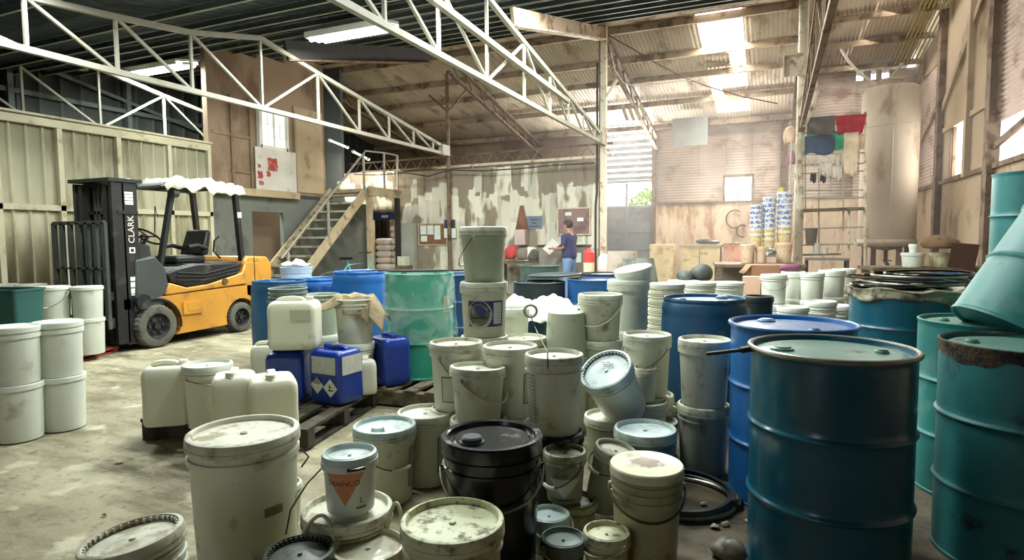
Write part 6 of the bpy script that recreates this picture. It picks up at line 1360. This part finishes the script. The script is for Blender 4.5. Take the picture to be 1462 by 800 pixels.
# ================================================================ DRYING RACK WITH LAUNDRY
RK = 12.55
rk = T('drying_rack', 'welded pipe rack hung with laundry between the thick column and the tank', 'rack', (0, 0, 0))
def bar(x0, y0, x1, y1, r_=.014, m=TRU, Y=RK, name='rail'): obj(name, MB().tube([atY(x0, y0, Y), atY(x1, y1, Y)], r_, 6), m, rk)
for y0, y1 in ((192, 164), (222, 218), (236, 233), (248, 244), (272, 271), (283, 282), (300, 297), (327, 324), (350, 348)): bar(1144, y0, 1236, y1)
for x_, y0, y1, r_ in ((1235, 160, 385, .025), (1204, 215, 330, .014), (1186, 222, 275, .012), (1169, 240, 360, .012), (1150, 200, 300, .014), (1212, 290, 370, .02)): bar(x_, y0, x_, y1, r_, TRU if r_ < .02 else COLM, name='upright')
obj('shelf_plank', MB().beam(atY(1146, 301, RK), atY(1232, 298, RK), .35, .05), WOOD, rk)
bar(1130, 200, 1126, 300, .014, WP, 11.9, 'ladder_pole'); bar(1136, 205, 1140, 300, .014, WP, 11.9, 'ladder_pole')
def cloth(label, cat, x0, y0, x1, y1, m, Y=RK-.04, name='hung_cloth', grp=None, taper=0, amp=.02):
    a = atY(x0, y0, Y); b = atY(x1, y1, Y)
    def f(u, v):
        xx = a.x+(b.x-a.x)*(.5+(u-.5)*(1-taper*v)); return (xx, Y+amp*math.sin(u*PI*5)*v*.8-.008, a.z+(b.z-a.z)*v+.025*math.sin(u*7)*v)
    return tag(obj(name, MB().grid(f, 22, 8), m, solid=.006), label, cat, grp)
cloth('grey towel on the top line of the rack', 'towel', 1153, 168, 1192, 191, mat('grey_towel', (112, 106, 100), .9))
cloth('crimson shorts on the top line of the rack', 'shorts', 1192, 166, 1237, 191, mat('crimson_cloth', (176, 26, 50), .8, 0, (120, 14, 34), .3, 6), name='hung_shorts', taper=.25)
cloth('mint green cloth behind the navy one on the rack', 'cloth', 1152, 190, 1212, 212, mat('mint_green_cloth', (60, 176, 130), .8, 0, (40, 140, 104), .3, 5), RK-.01)
cloth('navy cloth with a pale blue hem on the rack', 'cloth', 1149, 195, 1190, 219, mat('navy_cloth', (48, 66, 92), .85, 0, (70, 130, 150), .15, 6), RK-.07)
GL = mat('greyish_glove', (206, 196, 180), .9, 0, (168, 156, 138), .35, 12)
for i in range(9):
    x_ = 1152+i*8.2; cloth('pale work glove pegged in a row on the second line of the rack', 'glove', x_, 222-i*.4, x_+6.5, 236+(i*5) % 4, GL, RK-.05, 'work_glove', 'gloves on the rack', .3, .01)
for i, x_ in enumerate((1157, 1171)): cloth(['black sock on the lower line, left', 'black sock on the lower line, right'][i], 'sock', x_, 248, x_+8, 260, mat('black_cloth', (44, 38, 40), .9), RK-.05, 'black_sock')
cloth('cream crumpled towel low on the rack', 'towel', 1171, 234, 1187, 252, GL, RK-.06); cloth('cream towel on the rack beside the crumpled one', 'towel', 1189, 236, 1202, 256, GL, RK-.06)
cloth('long pale beige trousers at the right of the rack', 'trousers', 1205, 190, 1224, 250, mat('beige_cloth', (226, 206, 176), .85, 0, (196, 172, 140), .3, 7), RK-.09, 'hung_trousers', taper=.15)
cloth('beige cloth hanging inside the rack near the tank', 'cloth', 1222, 192, 1234, 212, mat('beige_cloth', (1, 1, 1)), RK-.02)
lump('tied_sack', 'beige sack tied to the thick column above the rack', 'sack', tuple(atY(1128, 196, 12.2)), (.1, .1, .2), PKB, 51)
lump('wall_bag', 'mauve bag hanging left of the thick column', 'bag', tuple(atY(1130, 228, 12.2)), (.08, .08, .14), mat('mauve_bag', (170, 120, 140), .8), 55)
# shelves and objects below the rack
for i, (px, py, w2, h2, c) in enumerate(((1158, 338, .2, .3, (92, 80, 70)), (1166, 355, .13, .2, (200, 192, 186)), (1178, 358, .1, .12, (214, 196, 176)), (1194, 355, .1, .12, (206, 182, 156)))):
    q = atY(px, py, 12.3); tag(obj('rack_pot', MB().lathe([(0, -h2/2), (w2*.42, -h2/2), (w2*.55, h2/2), (w2*.5, h2/2), (w2*.38, -h2/2+.02), (0, -h2/2+.02)], 18), mat('pot_%d' % i, c, .6), loc=q), ['dark pot on the lower shelf of the rack', 'white jug on the lower shelf of the rack', 'small cream pot right of the white jug', 'small tan pot at the right of the lower shelf'][i], 'pot')
ps = atY(1180, 369, 12.2); sh = T('metal_table', 'small grey metal table below the rack', 'table', (ps.x, 12.2, 0)); obj('table_top', MB().bb((-.35, -.22, ps.z-.03), (.35, .25, ps.z)), mat('grey_table_metal', (132, 126, 118), .5, .3), sh)
for x in (-.32, .32):
    for y in (-.2, .22): obj('leg', MB().tube([(x, y, 0), (x, y, ps.z)], .02, 8), DARKST, sh)
obj('lower_shelf_board', MB().beam(atY(1146, 364, 12.35)-sh.location, atY(1200, 363, 12.35)-sh.location, .3, .03), WOOD, sh)
tag(obj('looped_cable', MB().tube([atY(*c, 12.2) for c in ((1212, 328), (1222, 345), (1218, 352), (1213, 348), (1218, 330), (1228, 370))], .012, 6), WP), 'white looped cable hanging below the rack', 'cable')
# panel fan hung on thick column and lever arm
p = atY(1130, 92, 12.4); fr_ = T('hopper_box', 'pale open box fixed high on the thick column', 'box', p)
obj('box_shell', MB().bb((-.14, -.1, -.2), (-.12, .1, .16)).bb((.2, -.1, -.2), (.22, .1, .16)).bb((-.14, .08, -.2), (.22, .1, .16)).bb((-.14, -.1, .15), (.22, .1, .17)), COLM, fr_)
tag(obj('hinged_strut', MB().tube([atY(1163, 108, 12.0), atY(1166, 130, 12.0), atY(1160, 155, 12.0), atY(1148, 180, 12.0)], .035, 8), COLM), 'crooked pale strut beside the thick column', 'strut')
# things on the far right behind the rings
pt = atD(1318, 384, 8.6); tb3 = T('side_table', 'low crate table by the side wall behind the ring pile', 'table', (pt.x, pt.y, 0), (0, 0, YAW*.4)); zz = .86
obj('table_top', MB().bb((-.75, -.35, zz-.05), (.9, .35, zz)), WOOD, tb3)
for x in (-.65, .8): obj('leg', MB().bb((x-.05, -.3, 0), (x+.05, .3, zz-.05)), WOOD, tb3)
def onT(px, h_, lab, R, m=CP, D_=8.5, lid='flat'):
    q = atD(px, 380, D_); bucket(lab, (q.x, q.y, zz+h_), R, h_, m, m, style='two', lid=lid, seg=28)
onT(1303, .2, 'wide white tub on the side table, left one', .15); onT(1342, .2, 'white tub on the side table under the brown sacking', .13, YP)
q = atD(1304, 360, 8.5); bucket('small white jar on the wide tub on the side table', (q.x, q.y, zz+.2+.12), .06, .12, CP, CP, style='none', seg=20)
p = atD(1342, 358, 8.4); lump('sacking', 'brown sacking heaped on the side table', 'sacking', (p.x, p.y, zz+.33), (.24, .16, .12), mat('brown_sacking', (120, 94, 68), .9, 0, (80, 60, 42), .4, 8), 61)
p = atD(1372, 372, 8.2); tag(obj('brown_board', MB().box((0, 0, .18), (.3, .03, .36)), mat('dark_brown_board', (70, 44, 34), .7), loc=(p.x, p.y, zz-.02), rot=(.2, .1, YAW-.5)), 'dark brown board propped at the end of the side table', 'board')
# floor litter
rnd = random.Random(5)
for i in range(14):
    px, py = [(1020, 752), (1035, 748), (1000, 640), (1030, 655), (1045, 790), (1020, 792), (1340, 775), (1395, 770), (1005, 720), (1070, 745), (990, 735), (560, 720), (150, 735), (170, 660)][i]
    p = atZ(px, py, .008); n_ = rnd.randint(5, 8); s2 = rnd.uniform(.012, .03)
    vs = [(s2*rnd.uniform(.6, 1.2)*math.cos(2*PI*k/n_), s2*rnd.uniform(.6, 1.2)*math.sin(2*PI*k/n_), rnd.uniform(-.004, .006)) for k in range(n_)]+[(0, 0, .01)]
    tag(obj('paper_scrap', MB().add(vs, [(k, (k+1) % n_, n_) for k in range(n_)]), mat('scrap_paper', (190, 182, 150), .8, 0, (110, 98, 70), .4, 20), loc=p, solid=.002), 'small crumpled pale scrap lying on the dusty floor', 'scrap', 'scraps on the floor')
q = atZ(1040, 790, .02); lump('crushed_film', 'crushed grey film scrap on the floor left of the nearest teal drum', 'scrap', (q.x, q.y, .03), (.07, .06, .045), mat('crushed_film', (110, 106, 88), .4, 0, (40, 38, 30), .5, 12), 71)

# ================================================================ HAZE that hangs in the sunlit back of the shed
HZ = bpy.data.materials.new('warm_dust_haze'); HZ.use_nodes = True; _nt = HZ.node_tree; _nt.nodes.remove(_nt.nodes['Principled BSDF'])
_v = _nt.nodes.new('ShaderNodeVolumeScatter'); _v.inputs['Color'].default_value = (1, .95, .9, 1); _v.inputs['Density'].default_value = .015; _v.inputs['Anisotropy'].default_value = .3
_nt.links.new(_v.outputs[0], _nt.nodes['Material Output'].inputs['Volume'])
hz = MB(); hz.add([(-5.4, 9.2, .05), (3.2, 9.2, .05), (3.2, 18.9, .05), (-5.4, 18.9, .05), (-5.4, 9.2, 4.5), (3.2, 9.2, 4.5), (3.2, 18.9, 4.4), (-5.4, 18.9, 4.4)], [(0, 1, 2, 3), (4, 5, 6, 7), (0, 1, 5, 4), (1, 2, 6, 5), (2, 3, 7, 6), (3, 0, 4, 7)])
tag(obj('haze', hz, HZ), 'warm dusty haze hanging in the sunlit back bay', 'haze', None, 'stuff')
